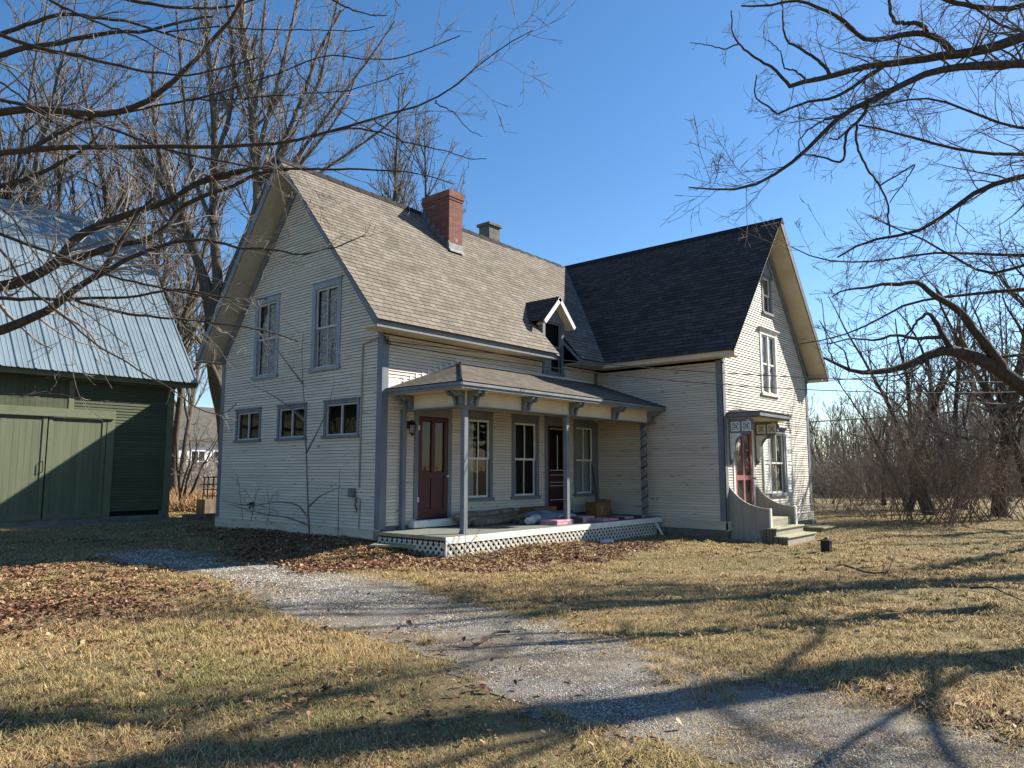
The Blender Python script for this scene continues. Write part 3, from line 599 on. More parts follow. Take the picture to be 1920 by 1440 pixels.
# --- doors
def door(pl,c0,c1,z0,z1,leafm,casem,parent,cw=.11,head=.2,glass=((.0,1),),label=None,kind='maroon'):
    mb=MB();pl.box(mb,c0,c0+cw,-.03,.035,z0,z1-head);pl.box(mb,c1-cw,c1,-.03,.035,z0,z1-head);pl.box(mb,c0,c1,-.03,.037,z1-head,z1);pl.box(mb,c0-.03,c1+.03,0,.06,z1,z1+.03)
    d=mb.build('door',M[casem],parent,bevel=.004)
    if label:d['label']=label
    a0,a1,b0,b1=c0+cw,c1-cw,z0,z1-head;mb=MB();st=.11;mid=b0+(b1-b0)*.42;cx=(a0+a1)/2
    pl.box(mb,a0,a0+st,-.02,.02,b0,b1);pl.box(mb,a1-st,a1,-.02,.02,b0,b1)
    for z,h in ((b0,.2),(mid-.06,.12),(b1-st,st)): pl.box(mb,a0+st,a1-st,-.02,.018,z,z+h)
    if kind=='maroon' or kind=='screen':
        pl.box(mb,cx-.05,cx+.05,-.02,.0175,b0+.2,mid-.06);pl.box(mb,cx-.05,cx+.05,-.02,.0175,mid+.06,b1-st)
    if kind=='maroon':pl.box(mb,a0+st,a1-st,-.02,.0,b0+.2,mid-.06)
    if kind=='dark':
        pl.box(mb,a0+st,a1-st,-.02,.0,b0+.2,mid-.06)
    mb.build('door_leaf',M[leafm],d,bevel=.003)
    g=MB();zb=b0+.2 if kind=='screen' else mid+.06;g.poly([pl.p(a0+st,-.01,zb),pl.p(a1-st,-.01,zb),pl.p(a1-st,-.01,b1-st),pl.p(a0+st,-.01,b1-st)]);g.build('pane',M['skyglass' if kind=='screen' else 'glass'],d)
    if kind=='dark':
        mb=MB()
        def outl(x0,x1,y0,y1,t=.012):
            pl.box(mb,x0,x1,.018,.026,y0,y0+t);pl.box(mb,x0,x1,.018,.026,y1-t,y1);pl.box(mb,x1-t,x1,.018,.027,y0+t,y1-t)
        outl(a0+.09,a1-.06,mid+.10,b1-.07);outl(a0+.09,a1-.06,b0+.25,mid-.28);
        for k in range(8):
            u=a0+.1+k*(a1-a0-.18)/8;pl.box(mb,u,u+.05,.018,.026,mid-.02,mid-.008);pl.box(mb,u,u+.05,.018,.026,mid-.2,mid-.188)
        pl.box(mb,a1-.072,a1-.06,.018,.027,mid-.188,mid-.02);pl.box(mb,cx+.02,cx+.035,.02,.03,mid+.12,mid+1.0)
        mb.build('white_beading',M['white'],d)
    k=MB();c=pl.p(a1-.06,.03,mid-.02);k.tube([c,c+pl.N*.05],[.012,.012],8);k.tube([c+pl.N*.05,c+pl.N*.065,c+pl.N*.085],[.02,.03,.015],10);k.build('door_knob',M['white'] if kind=='maroon' else M['blackmetal'],d,smooth=True)
    if kind=='maroon':
        h=MB()
        for z in (b0+.35,b1-.3): pl.box(h,a0-.02,a0+.02,.036,.045,z,z+.1)
        h.build('hinge',M['white'],d)
    return d
door(PW,.86,1.94,.60,2.93,'maroon','trim',house,label='maroon panelled door with two tall panes at the left end of the porch')
door(PW,5.22,6.19,.60,2.93,'maroon_dark','trim',house,kind='dark',label='very dark maroon storm door with thin white beading')
d=door(BF,8.02,9.30,.50,2.78,'redscreen','white',house,kind='screen',cw=.1,head=.1,label='faded red screen door with four panes under the carved hood')
wavy(BF,8.15,9.2,-.09,.7,2.6,.006,6,M['sheer'],'curtain',d)
mb=MB();PW.box(mb,.72,2.05,0,.22,.44,.585);mb.build('door_step',M['white'],house,bevel=.01)
mb=MB();PW.box(mb,5.2,6.2,0,.15,.44,.59);mb.build('door_step',M['trim'],house,bevel=.01)
# wall lantern
ln=MB();c=np.array([.70,-.13,2.42]);ln.box(.66,.74,-.03,-.0,2.45,2.6);ln.tube([(.70,-.02,2.55),(.70,-.1,2.62),(.70,-.14,2.60)],.012,6)
ln=ln.build('wall_lantern',M['blackmetal'],house)
mb=MB();mb.tube([(.7,-.14,2.62),(.7,-.14,2.58),(.7,-.14,2.52)],[.01,.05,.09],6);mb.tube([(.7,-.14,2.36),(.7,-.14,2.33),(.7,-.14,2.30)],[.06,.045,.01],6)
for k in range(6):
    a=k*math.pi/3;mb.tube([(.7+.08*math.cos(a),-.14+.08*math.sin(a),2.52),(.7+.058*math.cos(a),-.14+.058*math.sin(a),2.36)],.006,4)
mb.build('lantern_cage',M['blackmetal'],ln)
# --- porch
porch=MB();porch.box(-.12,7.55,-1.98,-.0,.385,.425)
po=porch.build('porch',M['deck'],house)
mb=MB();x=0
for k in range(40):
    pass
mb.box(-.13,7.52,-2.005,-1.982,.30,.42);mb.build('deck_fascia',M['white'],po)
mb=MB();mb.box(-.145,-.122,-1.98,-.05,.36,.424);mb.build('deck_edge',M['olddeck'],po)
def lattice(pl,a0,a1,zlo,zhi,parent,n0=.0):
    mb=MB();sp=.142;w=.046
    for s,nn in ((1,n0),(-1,n0+.008)):
        t=a0-(zhi(a0)-zlo(a0))-.2
        while t<a1+.6:
            pts=[]
            for k in range(25):
                h=.6*k/24;z=-.15+h;a=t+(h if s>0 else -h)
                if a0<=a<=a1 and zlo(a)<=z<=zhi(a): pts.append((a,z))
            if len(pts)>1:
                (a_,z_),(b_,y_)=pts[0],pts[-1];mb.bar(pl.p(a_,nn,z_),pl.p(b_,nn,y_),w,.006,up=pl.N)
            t+=sp
    return mb
LF=PL((0,-1.985,0),(1,0,0),(0,-1,0))
m_=lattice(LF,-.1,7.2,lambda a:float(gz(a,-2.0))-.02,lambda a:.30,po);m_.build('lattice',M['lattice'],po)
LL=PL((-.125,0,0),(0,1,0),(-1,0,0))
m_=lattice(LL,-1.95,-.1,lambda a:float(gz(-.2,a))-.02,lambda a:.345,po);m_.build('lattice',M['lattice'],po)
mb=MB();mb.box(-.12,7.5,-1.90,-1.88,-.1,.38);mb.build('underdeck_shade',M['dark'],po)  # black sheet behind the lattice, standing in for shade under the deck
for xx in (-.13,7.2):
    mb=MB();mb.box(xx,xx+.04,-2.0,-1.95,-.04,.3);mb.build('lattice_post',M['lattice'],po)
def post(x,y,w=.105,z0=.425,z1=2.82):
    mb=MB();mb.box(x-w/2,x+w/2,y-w/2,y+w/2,z0+.05,z1-.06);mb.box(x-w*.62,x+w*.62,y-w*.62,y+w*.62,z0,z0+.05);mb.box(x-w*.65,x+w*.65,y-w*.65,y+w*.65,z1-.06,z1);return mb.build('porch_post',M['trim'],po,bevel=.006)
post(.60,-1.72);post(3.83,-1.72);post(.53,-.055,.10);pr=post(7.15,-1.72,.12)
# dark garland wound round the right post
mb=MB();pts=[]
for k in range(90):
    a=k*.62;pts.append((7.15+.085*math.cos(a),-1.72+.085*math.sin(a),.5+k*.0255))
mb.tube(pts,.012,5);pr2=mb.build('wound_garland',M['blackmetal'],po)
mb=MB()
for k in range(9): mb.box(7.09,7.11,-1.80,-1.795,.62+k*.25,.65+k*.25)
mb.build('garland_tie',M['white'],po)
mb=MB();mb.box(.54,7.58,-1.80,-1.66,2.82,3.10);mb.box(.54,.66,-1.66,-.0,2.82,3.10);mb.build('porch_beam',M['cream'],po,bevel=.004)
mb=MB();mb.box(.5,7.58,-1.83,-1.63,2.80,2.82);mb.box(.5,.7,-1.63,-.0,2.80,2.82);mb.build('beam_moulding',M['trim'],po)
mb=MB();mb.box(.15,7.58,-2.08,-.0,3.10,3.115);mb.build('porch_ceiling',M['cream'],po)
ez=3.22;xl=.11;yf=-2.12;zt=3.97;xh=2.2
mb=MB();mb.box(xl,7.59,yf,yf+.05,3.10,ez-.012);mb.box(xl,xl+.05,yf+.05,0,3.10,ez-.012);mb.box(xl-.02,7.59,yf-.03,yf,3.155,ez-.012);mb.box(xl-.03,xl,yf-.03,0,3.155,ez-.012);mb.build('porch_fascia',M['trim'],po)
# porch roof: front slope with hip, left slope (triangle)
mb=MB();row=.14
def rows(P0,P1,T0,T1,mb,voff=0):
    P0,P1,T0,T1=[np.array(p,float) for p in (P0,P1,T0,T1)];L=np.linalg.norm(np.cross(P1-P0,T1-P0))/np.linalg.norm(P1-P0);n=int(L/row)+1
    nr=np.cross(P1-P0,T1-P0);nr/=np.linalg.norm(nr);nr=nr if nr[2]>0 else -nr;e=(P1-P0)/np.linalg.norm(P1-P0)
    for i in range(n):
        t0=i*row/L;t1=min(1,(i+1)*row/L)
        if t0>=1:break
        a=P0+(T0-P0)*t0;b=P1+(T1-P1)*t0;c=P1+(T1-P1)*t1;d=P0+(T0-P0)*t1
        uv=lambda p,v:(float((p-P0)@e)+voff,v)
        mb.poly([a+nr*.010,b+nr*.010,c+nr*.003,d+nr*.003],[uv(a,i*row+.004),uv(b,i*row+.004),uv(c,(i+1)*row-.002),uv(d,(i+1)*row-.002)])
        mb.poly([a-nr*.003,b-nr*.003,b+nr*.010,a+nr*.010],[uv(a,i*row),uv(b,i*row),uv(b,i*row),uv(a,i*row)])
rows((xl-.04,yf-.04,ez),(7.6,yf-.04,ez),(xh,0,zt),(7.6,0,zt),mb);rows((xl-.04,0,ez),(xl-.04,yf-.04,ez),(xh,-.0,zt),(xh,-.001,zt),mb,3.3)
mb.build('porch_roof',M['shingle'],po)
mb=MB();mb.tube([(xl-.04,yf-.04,ez+.02),(xh,0,zt+.02)],.022,5);mb.build('hip_cap',M['shingle_shade_dark'],po)
mb=MB()
for k in range(12):
    x=.2+k*.17;z=ez+(zt-ez)*(x-xl)/(xh-xl)-.02
    mb.prism([(x,-.018,z),(x+.19,-.018,z+.06),(x,-.018,z+.15)],(0,-.004,0))
mb.box(.14,.42,-.03,-.017,3.24,3.46)
mb.box(xh,7.4,-.03,-.017,3.955,4.0);mb.build('step_flashing',M['tin'],po)
def bracket_prof(s=1): # (out,z) profile of a scroll bracket
    P=[(0,0),(0,-.235),(.035,-.25),(.06,-.225),(.055,-.19),(.075,-.15),(.095,-.12),(.09,-.095),(.13,-.10),(.18,-.105),(.20,-.085),(.235,-.05),(.26,-.045),(.265,0)]
    return P
def bracket(pl,a,zt,n0=0,w=.065):
    mb=MB()
    for q in (a-.115,a+.05): mb.prism([pl.p(q,n0+o*1.12,zt+z*1.06) for o,z in bracket_prof()],pl.H*w)
    pl.box(mb,a-.13,a+.13,n0,n0+.02,zt-.275,zt)
    mb.build('bracket',M['trim'],po)
PB=PL((0,-1.80,0),(1,0,0),(0,-1,0))
for a in (.72,2.31,3.96,5.66,7.34): bracket(PB,a,3.098)
PLt=PL((.54,0,0),(0,1,0),(-1,0,0))
for a in (-1.66,-.22): bracket(PLt,a,3.098)
# --- carved hood over the front door
mb=MB();hx0,hx1,hy=7.74,9.80,-4.56
mb.box(hx0,hx1,hy,-3.70,2.90,3.0);mb.box(hx0+.04,hx1-.04,hy+.04,-3.70,2.87,2.90)
hd=mb.build('door_hood',M['trim'],house,bevel=.006)
mb=MB();mb.prism([(hx0-.02,hy-.02,3.0),(hx1+.02,hy-.02,3.0),(hx1+.02,-3.70,3.0),(hx0-.02,-3.70,3.0)],(0,0,.012));mb.hexa([(hx0,hy,3.012),(hx1,hy,3.012),(hx1,-3.7,3.012),(hx0,-3.7,3.012),(hx0+.35,hy+.35,3.06),(hx1-.35,hy+.35,3.06),(hx1-.3,-3.7,3.10),(hx0+.3,-3.7,3.10)]);mb.build('hood_roof',M['shingle_shade_dark'],hd)
mb=MB();mb.box(hx0+.1,hx1-.1,hy+.1,-3.70,2.855,2.87);mb.build('hood_soffit',M['cream'],hd)
def gusset(x,face):
    mb=MB();P=[(0,2.855),(.60,2.855),(.62,2.80),(.66,2.72),(.60,2.66),(.63,2.60),(.56,2.56),(.50,2.47),(.44,2.49),(.40,2.42),(.30,2.40),(.24,2.32),(.17,2.22),(.15,2.10),(.13,1.97),(.10,1.90),(.12,1.82),(.05,1.74),(0,1.72)]
    mb.prism([(x,-3.70-o,z) for o,z in P],(.06,0,0));g=mb.build('hood_bracket',M['trim'],hd)
    for s in (-1,1):
        mb=MB();xx=x-.012 if s<0 else x+.06;ex=(.012,0,0)
        for (o0,z0) in ((.08,2.55),(.36,2.55)):
            # square rosette frame
            q=.23
            mb.prism([(xx,-3.7-o0,z0),(xx,-3.7-o0-q,z0),(xx,-3.7-o0-q,z0+.035),(xx,-3.7-o0,z0+.035)],ex);mb.prism([(xx,-3.7-o0,z0+q-.035),(xx,-3.7-o0-q,z0+q-.035),(xx,-3.7-o0-q,z0+q),(xx,-3.7-o0,z0+q)],ex)
            mb.prism([(xx,-3.7-o0,z0+.035),(xx,-3.7-o0-.035,z0+.035),(xx,-3.7-o0-.035,z0+q-.035),(xx,-3.7-o0,z0+q-.035)],ex);mb.prism([(xx,-3.7-o0-q+.035,z0+.035),(xx,-3.7-o0-q,z0+.035),(xx,-3.7-o0-q,z0+q-.035),(xx,-3.7-o0-q+.035,z0+q-.035)],ex)
            c=(-3.7-o0-q/2,z0+q/2)
            pts=[(xx+.006,c[0]+.062*math.cos(t),c[1]+.062*math.sin(t)) for t in np.linspace(0,6.283,14)];mb.tube(pts,.014,5)
            mb.tube([(xx,c[0],c[1]),(xx+.014*s,c[0],c[1])],.02,8)
        # descending scroll: tapering plate with a curl at its head and foot
        mb.prism([(xx,-3.7-o,z) for o,z in [(.05,2.50),(.30,2.50),(.34,2.46),(.26,2.42),(.20,2.35),(.17,2.25),(.155,2.12),(.13,2.0),(.12,1.90),(.08,1.84),(.055,1.92)]],ex)
        for (co,cz,rr) in ((.16,2.42,.045),(.10,1.96,.028),(.52,2.78,.05)):
            pts=[(xx+.008,-3.7-co+rr*(1-.12*t)*math.cos(t),cz+rr*(1-.12*t)*math.sin(t)) for t in np.linspace(0,6,12)];mb.tube(pts,.013,5)
        mb.build('scroll_ornament',M['white'],g)
gusset(7.84,1);gusset(9.42,1)
# --- front steps with curved side walls
mb=MB();
def swall(x,w=.05,zb=-.16,ye=-4.68):
    ys=np.linspace(0,1,15);P=[]
    for t in ys:
        d=t*(-3.72-ye)
        z=.70+.50*(1-t)**2.6+.035*math.sin(t*3.14)*t
        P.append((x,-3.72-d,z))
    P[-1]=(x,ye,.695)
    P+= [(x,ye,zb),(x,-3.72,zb)]
    mb=MB();mb.prism(P,(w,0,0));return mb
st=MB();st.box(7.85,9.38,-4.60,-3.75,.40,.46);st=st.build('front_steps',M['step'],house,bevel=.008)
swall(7.76).build('curved_side_wall',M['stepwall'],st);swall(9.38).build('curved_side_wall',M['stepwall'],st)
mb=MB();mb.box(7.74,7.83,-4.72,-4.68,-.16,.71);mb.box(9.36,9.45,-4.72,-4.68,-.16,.71);mb.build('side_wall_edge',M['white'],st)
mb=MB();mb.box(7.85,9.38,-4.60,-4.57,.265,.40);mb.box(7.68,9.42,-4.86,-4.83,.09,.235);mb.box(7.66,9.45,-5.13,-5.10,-.2,.06);mb.build('riser',M['stepwall'],st)
mb=MB();mb.box(7.64,9.44,-4.90,-4.57,.235,.265);mb.box(7.60,9.48,-5.17,-4.83,.06,.09);mb.build('tread',M['step'],st,bevel=.006)
mb=MB();
for k in range(4): mb.box(7.66,7.68,-4.85+k*.075,-4.80+k*.075,-.2,.235)
for k in range(3): mb.box(7.63,7.66,-5.09+k*.09,-5.02+k*.09,-.2,.06)
mb.box(7.70,7.72,-4.83,-4.5,-.2,.2);mb.build('side_slat',M['wood'],st)
# --- meter box, conduit, vent and hose bib on the gable wall
mb=MB();mb.tube([(-.035,.60,4.18),(-.035,.62,1.25)],.016,6);mb.tube([(-.04,.05,4.28),(-.035,.35,4.22),(-.035,.60,4.18)],.014,6);mb.tube([(-.035,.58,1.05),(-.035,.60,.4),(-.035,.6,.2)],.012,5);cd=mb.build('conduit',M['stepwall'],house)
mb=MB();mb.box(-.11,-.018,.73,.89,1.06,1.24);mb.build('junction_box',M['flash'],cd,bevel=.006)
mb=MB()
for k in range(3): mb.tube([(-.05,.70-.03*k,1.06),(-.09-.02*k,.68-.05*k,.90),(-.06,.62,.74+.04*k)],.006,5)
mb.build('loose_wire',M['black'],cd)
mb=MB();mb.tube([(-.02,4.64,.80),(-.10,4.64,.80)],.035,8);mb.tube([(-.10,4.64,.86),(-.10,4.64,.70)],.02,6);mb.tube([(-.10,4.64,.80),(-.12,4.72,.80)],.02,6);mb.tube([(-.02,4.64,.80),(-.03,4.64,.80)],.07,10);mb.build('hose_tap',M['blackmetal'],house)
# cellar hatch boards under side wall
mb=MB();BS.box(mb,.35,2.0,.0,.06,.02,.10);BS.box(mb,.35,2.0,0,.07,.11,.15);mb.build('cellar_sill',M['stepwall'],house)
mb=MB();mb.tube([(7.05,-2.08,.30),(7.25,-2.15,-.02)],.035,8);mb.build('drain_pipe',M['white'],house)
# ================================================================ BARN
barn=empty('barn',(-3,14,0));tag(barn,'dark green clapboard barn with pale blue ribbed metal roof and large double doors','barn')
YB=11.2;BX1=.95;BX0=-12;BE=4.22;BG=PL((0,YB,0),(1,0,0),(0,-1,0));BR=PL((BX1,YB,0),(0,1,0),(1,0,0))
clap(BG,.42,BE,lambda z:(-.93 if z<3.1 else -1.97,BX1),[],e=.085,seed=11,out=.018).build('front_wall',M['barnsid'],barn,mat2=M['barnlap_shade'])
clap(BG,.42,BE,lambda z:(BX0,-5.44),e=.085,seed=14,out=.018).build('front_wall',M['barnsid'],barn,mat2=M['barnlap_shade'])
clap(BR,.42,BE,lambda z:(0,8.8),e=.085,seed=12).build('side_wall',M['barnsid'],barn,mat2=M['barnlap_shade'])
mb=MB();k=0;x=-5.43
while x<-1.96:
    BG.box(mb,x,x+.135,-.01,.012,3.2,4.22);x+=.14
mb.build('board_panel',M['barnsid'],barn)
mb=MB();BG.box(mb,-5.45,-.72,-.02,.07,3.12,3.30);BG.box(mb,-5.45,-5.22,-.02,.05,.18,3.12);BG.box(mb,-.93,-.72,-.02,.05,.18,3.12);BG.box(mb,-1.97,-1.83,.0,.03,3.30,4.2);BG.box(mb,-5.45,-.74,.07,.11,3.06,3.12);mb.build('door_frame',M['barntrim'],barn,bevel=.006)
mb=MB();BG.box(mb,BX1-.18,BX1+.02,.0,.03,.25,BE);BR.box(mb,.0,.16,0,.03,.25,BE);BG.box(mb,-2.2,BX1,.0,.025,BE-.12,BE);mb.build('corner_board',M['barntrim'],barn)
for (x0,x1,n) in ((-2.42,-.95,.02),(-5.2,-2.46,.035)):
    mb=MB();x=x0
    while x<x1-.02:
        x2=min(x1,x+.148);BG.box(mb,x+.002,x2,n-.03,n+rng.uniform(-.001,.002),.30,3.08);x+=.15
    d=mb.build('sliding_door',M['barndoor'],barn)
    mb=MB();BG.box(mb,x0,x0+.10,n+.002,n+.022,.28,3.1);BG.box(mb,x1-.10,x1,n+.002,n+.022,.28,3.1);BG.box(mb,x0+.1,x1-.1,n+.002,n+.022,.28,.42);mb.build('door_rail',M['barntrim'],d)
    if x0<-3:
        mb=MB();mb.tube([BG.p(x1-.06,.06,1.55),BG.p(x1-.06,.11,1.57),BG.p(x1-.06,.11,1.83),BG.p(x1-.06,.06,1.85)],.012,6);mb.build('door_handle',M['blackmetal'],d)
mb=MB();mb.box(BX0,BX1+.05,YB-.02,YB+.3,-.2,.28);mb.box(BX1-.25,BX1+.0,YB,YB+8.8,-.2,.4);mb.build('stone_footing',M['concrete'],barn)
mb=MB();mb.box(-10,-.6,YB-.75,YB-.03,.02,.15);mb.build('door_slab',M['concrete'],barn,bevel=.02)
mb=MB();mb.box(BX0,BX1-.05,YB+.05,YB+8.6,.3,4.1);mb.build('unlit_block',M['dark'],barn)  # black block for the unlit inside of the barn
# roof: steep, ribbed
ye,ze,yr,zr=YB-.5,4.28,15.65,10.1
xr0,xr1=-12,1.47;mb=MB();x=xr1;k=0
P=[]
while x>xr0:
    for dx,h in ((0,.0),(.02,.03),(.055,.03),(.075,0),(.16,0),(.17,.009),(.19,.009),(.20,0),(.28,0),(.29,.009),(.31,.009),(.32,0)):
        P.append((x-dx,h))
    x-=.40
P.append((x,0));nv=np.array([0,-(zr-ze),(yr-ye)]);nv/=np.linalg.norm(nv)
def rp(x,t,h): return np.array([x,ye+(yr-ye)*t,ze+(zr-ze)*t])+nv*h
for a,b in zip(P[:-1],P[1:]): mb.poly([rp(a[0],0,a[1]),rp(b[0],0,b[1]),rp(b[0],1,b[1]),rp(a[0],1,a[1])])
mb.poly([(xr0,yr,zr),(xr1,yr,zr),(xr1,2*yr-ye,ze),(xr0,2*yr-ye,ze)])
mb.build('metal_roof',M['barnroof'],barn)
mb=MB();mb.box(xr0,xr1-.04,ye+.12,ye+.16,ze-.14,ze+.05);mb.box(xr0,xr1-.04,ye+.16,YB,ze-.13,ze-.10)
mb.bar((xr1-.03,ye+.03,ze-.10),(xr1-.03,yr,zr-.10),.03,.16,up=(0,-.6,.8));mb.bar((xr1-.03,2*yr-ye,ze-.1),(xr1-.03,yr,zr-.10),.03,.16,up=(0,.6,.8));mb.prism([(BX1-.1,YB,4.2),(BX1-.1,20.1,4.2),(BX1-.1,yr,9.9)],(.08,0,0));mb.build('roof_edge',M['barntrim'],barn)
mb=MB();mb.tube([(xr0,yr,zr+.03),(xr1,yr,zr+.03)],.09,6);mb.build('ridge_cap',M['barnroof'],barn)
# ================================================================ far white house in the gap
fh=empty('distant_house',(17,42,0));tag(fh,'white two storey house with grey roof seen far off between the barn and the farmhouse','house')
FP=PL((0,40,0),(1,0,0),(0,-1,0))
mb=MB();FP.box(mb,11,24,-6,0,-.3,3.75);mb.build('wall',M['farwhite'],fh)
mb=MB();mb.prism([(10.6,39.5,3.7),(10.6,46.5,3.7),(10.6,43,6.4)],(13.8,0,0));mb.build('roof',M['farroof'],fh)
mb=MB();FP.box(mb,11,24,0,.12,3.45,3.72);mb.build('eave_board',M['farwhite'],fh)
for (a0,a1,z0,z1) in ((15.55,16.45,1.5,2.95),(17.2,18.1,1.5,2.95),(15.75,16.45,2.95+.35,3.42),(17.3,18.0,3.0+.3,3.42),(13.2,14,1.5,2.95)):
    mb=MB();FP.box(mb,a0-.08,a1+.08,0,.05,z0-.08,z1+.08);wn=mb.build('window',M['farwhite'],fh)
    mb=MB();FP.box(mb,a0,a1,.05,.07,z0,z1);mb.build('pane',M['dark'],wn)
    mb=MB();FP.box(mb,(a0+a1)/2-.03,(a0+a1)/2+.03,.07,.09,z0,z1);FP.box(mb,a0,a1,.07,.092,(z0+z1)/2-.03,(z0+z1)/2+.03);mb.build('sash',M['farwhite'],wn)
mb=MB();mb.tube([(14.85,39.8,.2),(14.85,39.8,3.5)],.08,6);mb.build('downpipe',M['farroof'],fh)
# ================================================================ things on the porch
def thing_mb(name,mb,mt,label,cat,group=None,**kw):
    o=mb.build(name,mt,None,**kw);return tag(o,label,cat,group)
def carton(x,y,z,sx,sy,sz,rot,label,grp=None):
    mb=MB();c,s=math.cos(rot),math.sin(rot);T=lambda a,b,h:(x+a*c-b*s,y+a*s+b*c,z+h)
    def bx(mb,a0,a1,b0,b1,h0,h1): mb.hexa([T(a0,b0,h0),T(a1,b0,h0),T(a1,b1,h0),T(a0,b1,h0),T(a0,b0,h1),T(a1,b0,h1),T(a1,b1,h1),T(a0,b1,h1)])
    bx(mb,-sx/2,sx/2,-sy/2,sy/2,0,sz);bx(mb,-sx/2-.003,-.004,-sy/2-.003,sy/2+.003,sz,sz+.006);bx(mb,.004,sx/2+.003,-sy/2-.003,sy/2+.003,sz,sz+.007)
    o=thing_mb('cardboard_box',mb,M['card'],label,'box',grp,bevel=.004)
    m2=MB();bx(m2,-.03,.03,-sy/2-.005,-sy/2-.001,sz*.25,sz*.75);bx(m2,-sx*.3,-.08,-sy/2-.004,-sy/2-.001,sz*.55,sz*.62);bx(m2,-sx*.3,-.08,-sy/2-.004,-sy/2-.001,sz*.40,sz*.45)
    m2.build('printed_marks',M['paper'] ,o);return o
carton(4.55,-.35,.425,.95,.40,.30,.05,'long low cardboard box lying left of the dark maroon door')
carton(6.35,-.78,.425,.42,.36,.36,-.1,'larger cardboard box standing open right of the middle porch post')
carton(6.78,-.70,.425,.30,.30,.42,.15,'narrow cardboard box standing behind the larger one on the porch')
carton(3.95,-.28,.425,.35,.3,.2,.3,'small dark cardboard box at the left end of the long low box')
# wrapped timber / bundle along the wall
mb=MB()
for (a,b,r) in (((1.75,-.55,.50),(3.7,-.35,.56),.085),((1.7,-.40,.62),(3.75,-.22,.66),.075),((1.95,-.72,.50),(3.6,-.55,.50),.07)):
    mb.tube([np.array(a)+(np.array(b)-np.array(a))*t+[0,0,.01*math.sin(9*t)] for t in np.linspace(0,1,8)],[r*(1+.12*math.sin(7*t)) for t in np.linspace(0,1,8)],9)
thing_mb('rolled_carpet',mb,M['wood'],'grey brown rolled carpets piled against the wall under the left porch window','carpet rolls',smooth=True)
mb=MB()
for k in range(26): 
    x=3.0+rng.uniform(0,.65);y=-.75-rng.uniform(0,.25);a=rng.uniform(-.5,.5);z=.44+rng.uniform(0,.16);mb.tube([(x,y,z),(x+.28*math.cos(a),y+.28*math.sin(a),z+rng.uniform(-.01,.03))],.022,6)
thing_mb('firewood_pile',mb,M['twigred'],'small pile of short split sticks between the carpet rolls and the white roll','firewood')
# white roll
mb=MB();p0=np.array([3.05,-1.28,.52]);p1=np.array([3.62,-1.05,.53])
mb.tube([p0+(p1-p0)*t for t in np.linspace(0,1,7)],[.095,.10,.10,.098,.10,.10,.095],14,cap=False);mb.tube([p0,p1],.035,8)
mb.tube([p0,p0+.001],[.095,.03],14,cap=False);thing_mb('white_roll',mb,M['whiteroll'],'roll of white house wrap lying left of the pink insulation pack','roll',smooth=True)
def blob(cx,cy,cz,rx,ry,rz,seed,n=22,m=12,rough=.18):
    r=np.random.RandomState(seed);mb=MB();ph=r.uniform(0,6.28,6)
    V=[]
    for i in range(m+1):
        for j in range(n):
            th=math.pi/2*i/m;a=2*math.pi*j/n
            k=1+rough*(math.sin(3*a+ph[0]+2*th)+.6*math.sin(7*a+ph[1]-3*th)+.4*math.sin(11*a+ph[2]+8*th))/2
            V.append((cx+rx*k*math.cos(th)*math.cos(a),cy+ry*k*math.cos(th)*math.sin(a),cz+rz*k*math.sin(th)**.7))
    mb.v=V
    for i in range(m):
        for j in range(n): mb.f.append((i*n+j,i*n+(j+1)%n,(i+1)*n+(j+1)%n,(i+1)*n+j));mb.u+=[(0,0)]*4
    return mb
thing_mb('plastic_sheet',blob(4.0,-.78,.427,.75,.34,.24,5),M['plastic'],'crumpled blue grey plastic sheet heaped behind the pink pack on the porch','plastic sheet',smooth=True)
thing_mb('plastic_bag',blob(4.78,-1.0,.427,.42,.22,.15,8),M['whiteroll'],'pale crumpled plastic bag at the right end of the blue sheet','bag',smooth=True)
def pack(x,y,z,sx,sy,n,rot,label,black=(.55,.85)):
    mb=MB();c,s=math.cos(rot),math.sin(rot);T=lambda a,b,h:(x+a*c-b*s,y+a*s+b*c,z+h)
    def bx(mb,a0,a1,b0,b1,h0,h1): mb.hexa([T(a0,b0,h0),T(a1,b0,h0),T(a1,b1,h0),T(a0,b1,h0),T(a0,b0,h1),T(a1,b0,h1),T(a1,b1,h1),T(a0,b1,h1)])
    for k in range(n):
        o=rng.uniform(-.02,.02);bx(mb,o,sx+o,-sy,0,k*.055,k*.055+.05)
    o_=thing_mb('insulation_pack',mb,M['pink'],label,'insulation','pink insulation boards on the porch',bevel=.006)
    m2=MB();bx(m2,sx*black[0],sx*black[1],-sy-.024,.024,.004,n*.055+.002);m2.build('printed_band',M['black'],o_)
pack(3.35,-1.35,.427,1.15,.45,2,.04,'double pink insulation pack with black band near the deck edge, left of the middle post')
pack(4.45,-1.10,.427,.8,.4,2,.02,'pink insulation pack lying just behind the middle porch post',(.1,.15))
pack(5.0,-1.42,.427,.95,.45,1,.03,'single pink insulation board right of the middle post with its band on the right end',(.75,.99))
pack(5.95,-1.38,.427,1.15,.4,1,.02,'pink insulation board at the right end of the porch',(.5,.8))
mb=MB();mb.tube([(7.28,-.25,.43),(7.22,-.06,1.75)],.013,6);mb.box(7.2,7.36,-.33,-.2,.43,.5);thing_mb('broom',mb,M['blackmetal'],'dark broom handle leaning in the inner corner of the porch','broom')
mb=MB();mb.box(7.02,7.4,-.55,-.3,.427,.6);thing_mb('wooden_crate',mb,M['wood'],'low wooden crate beside the broom in the porch corner','crate',bevel=.005)
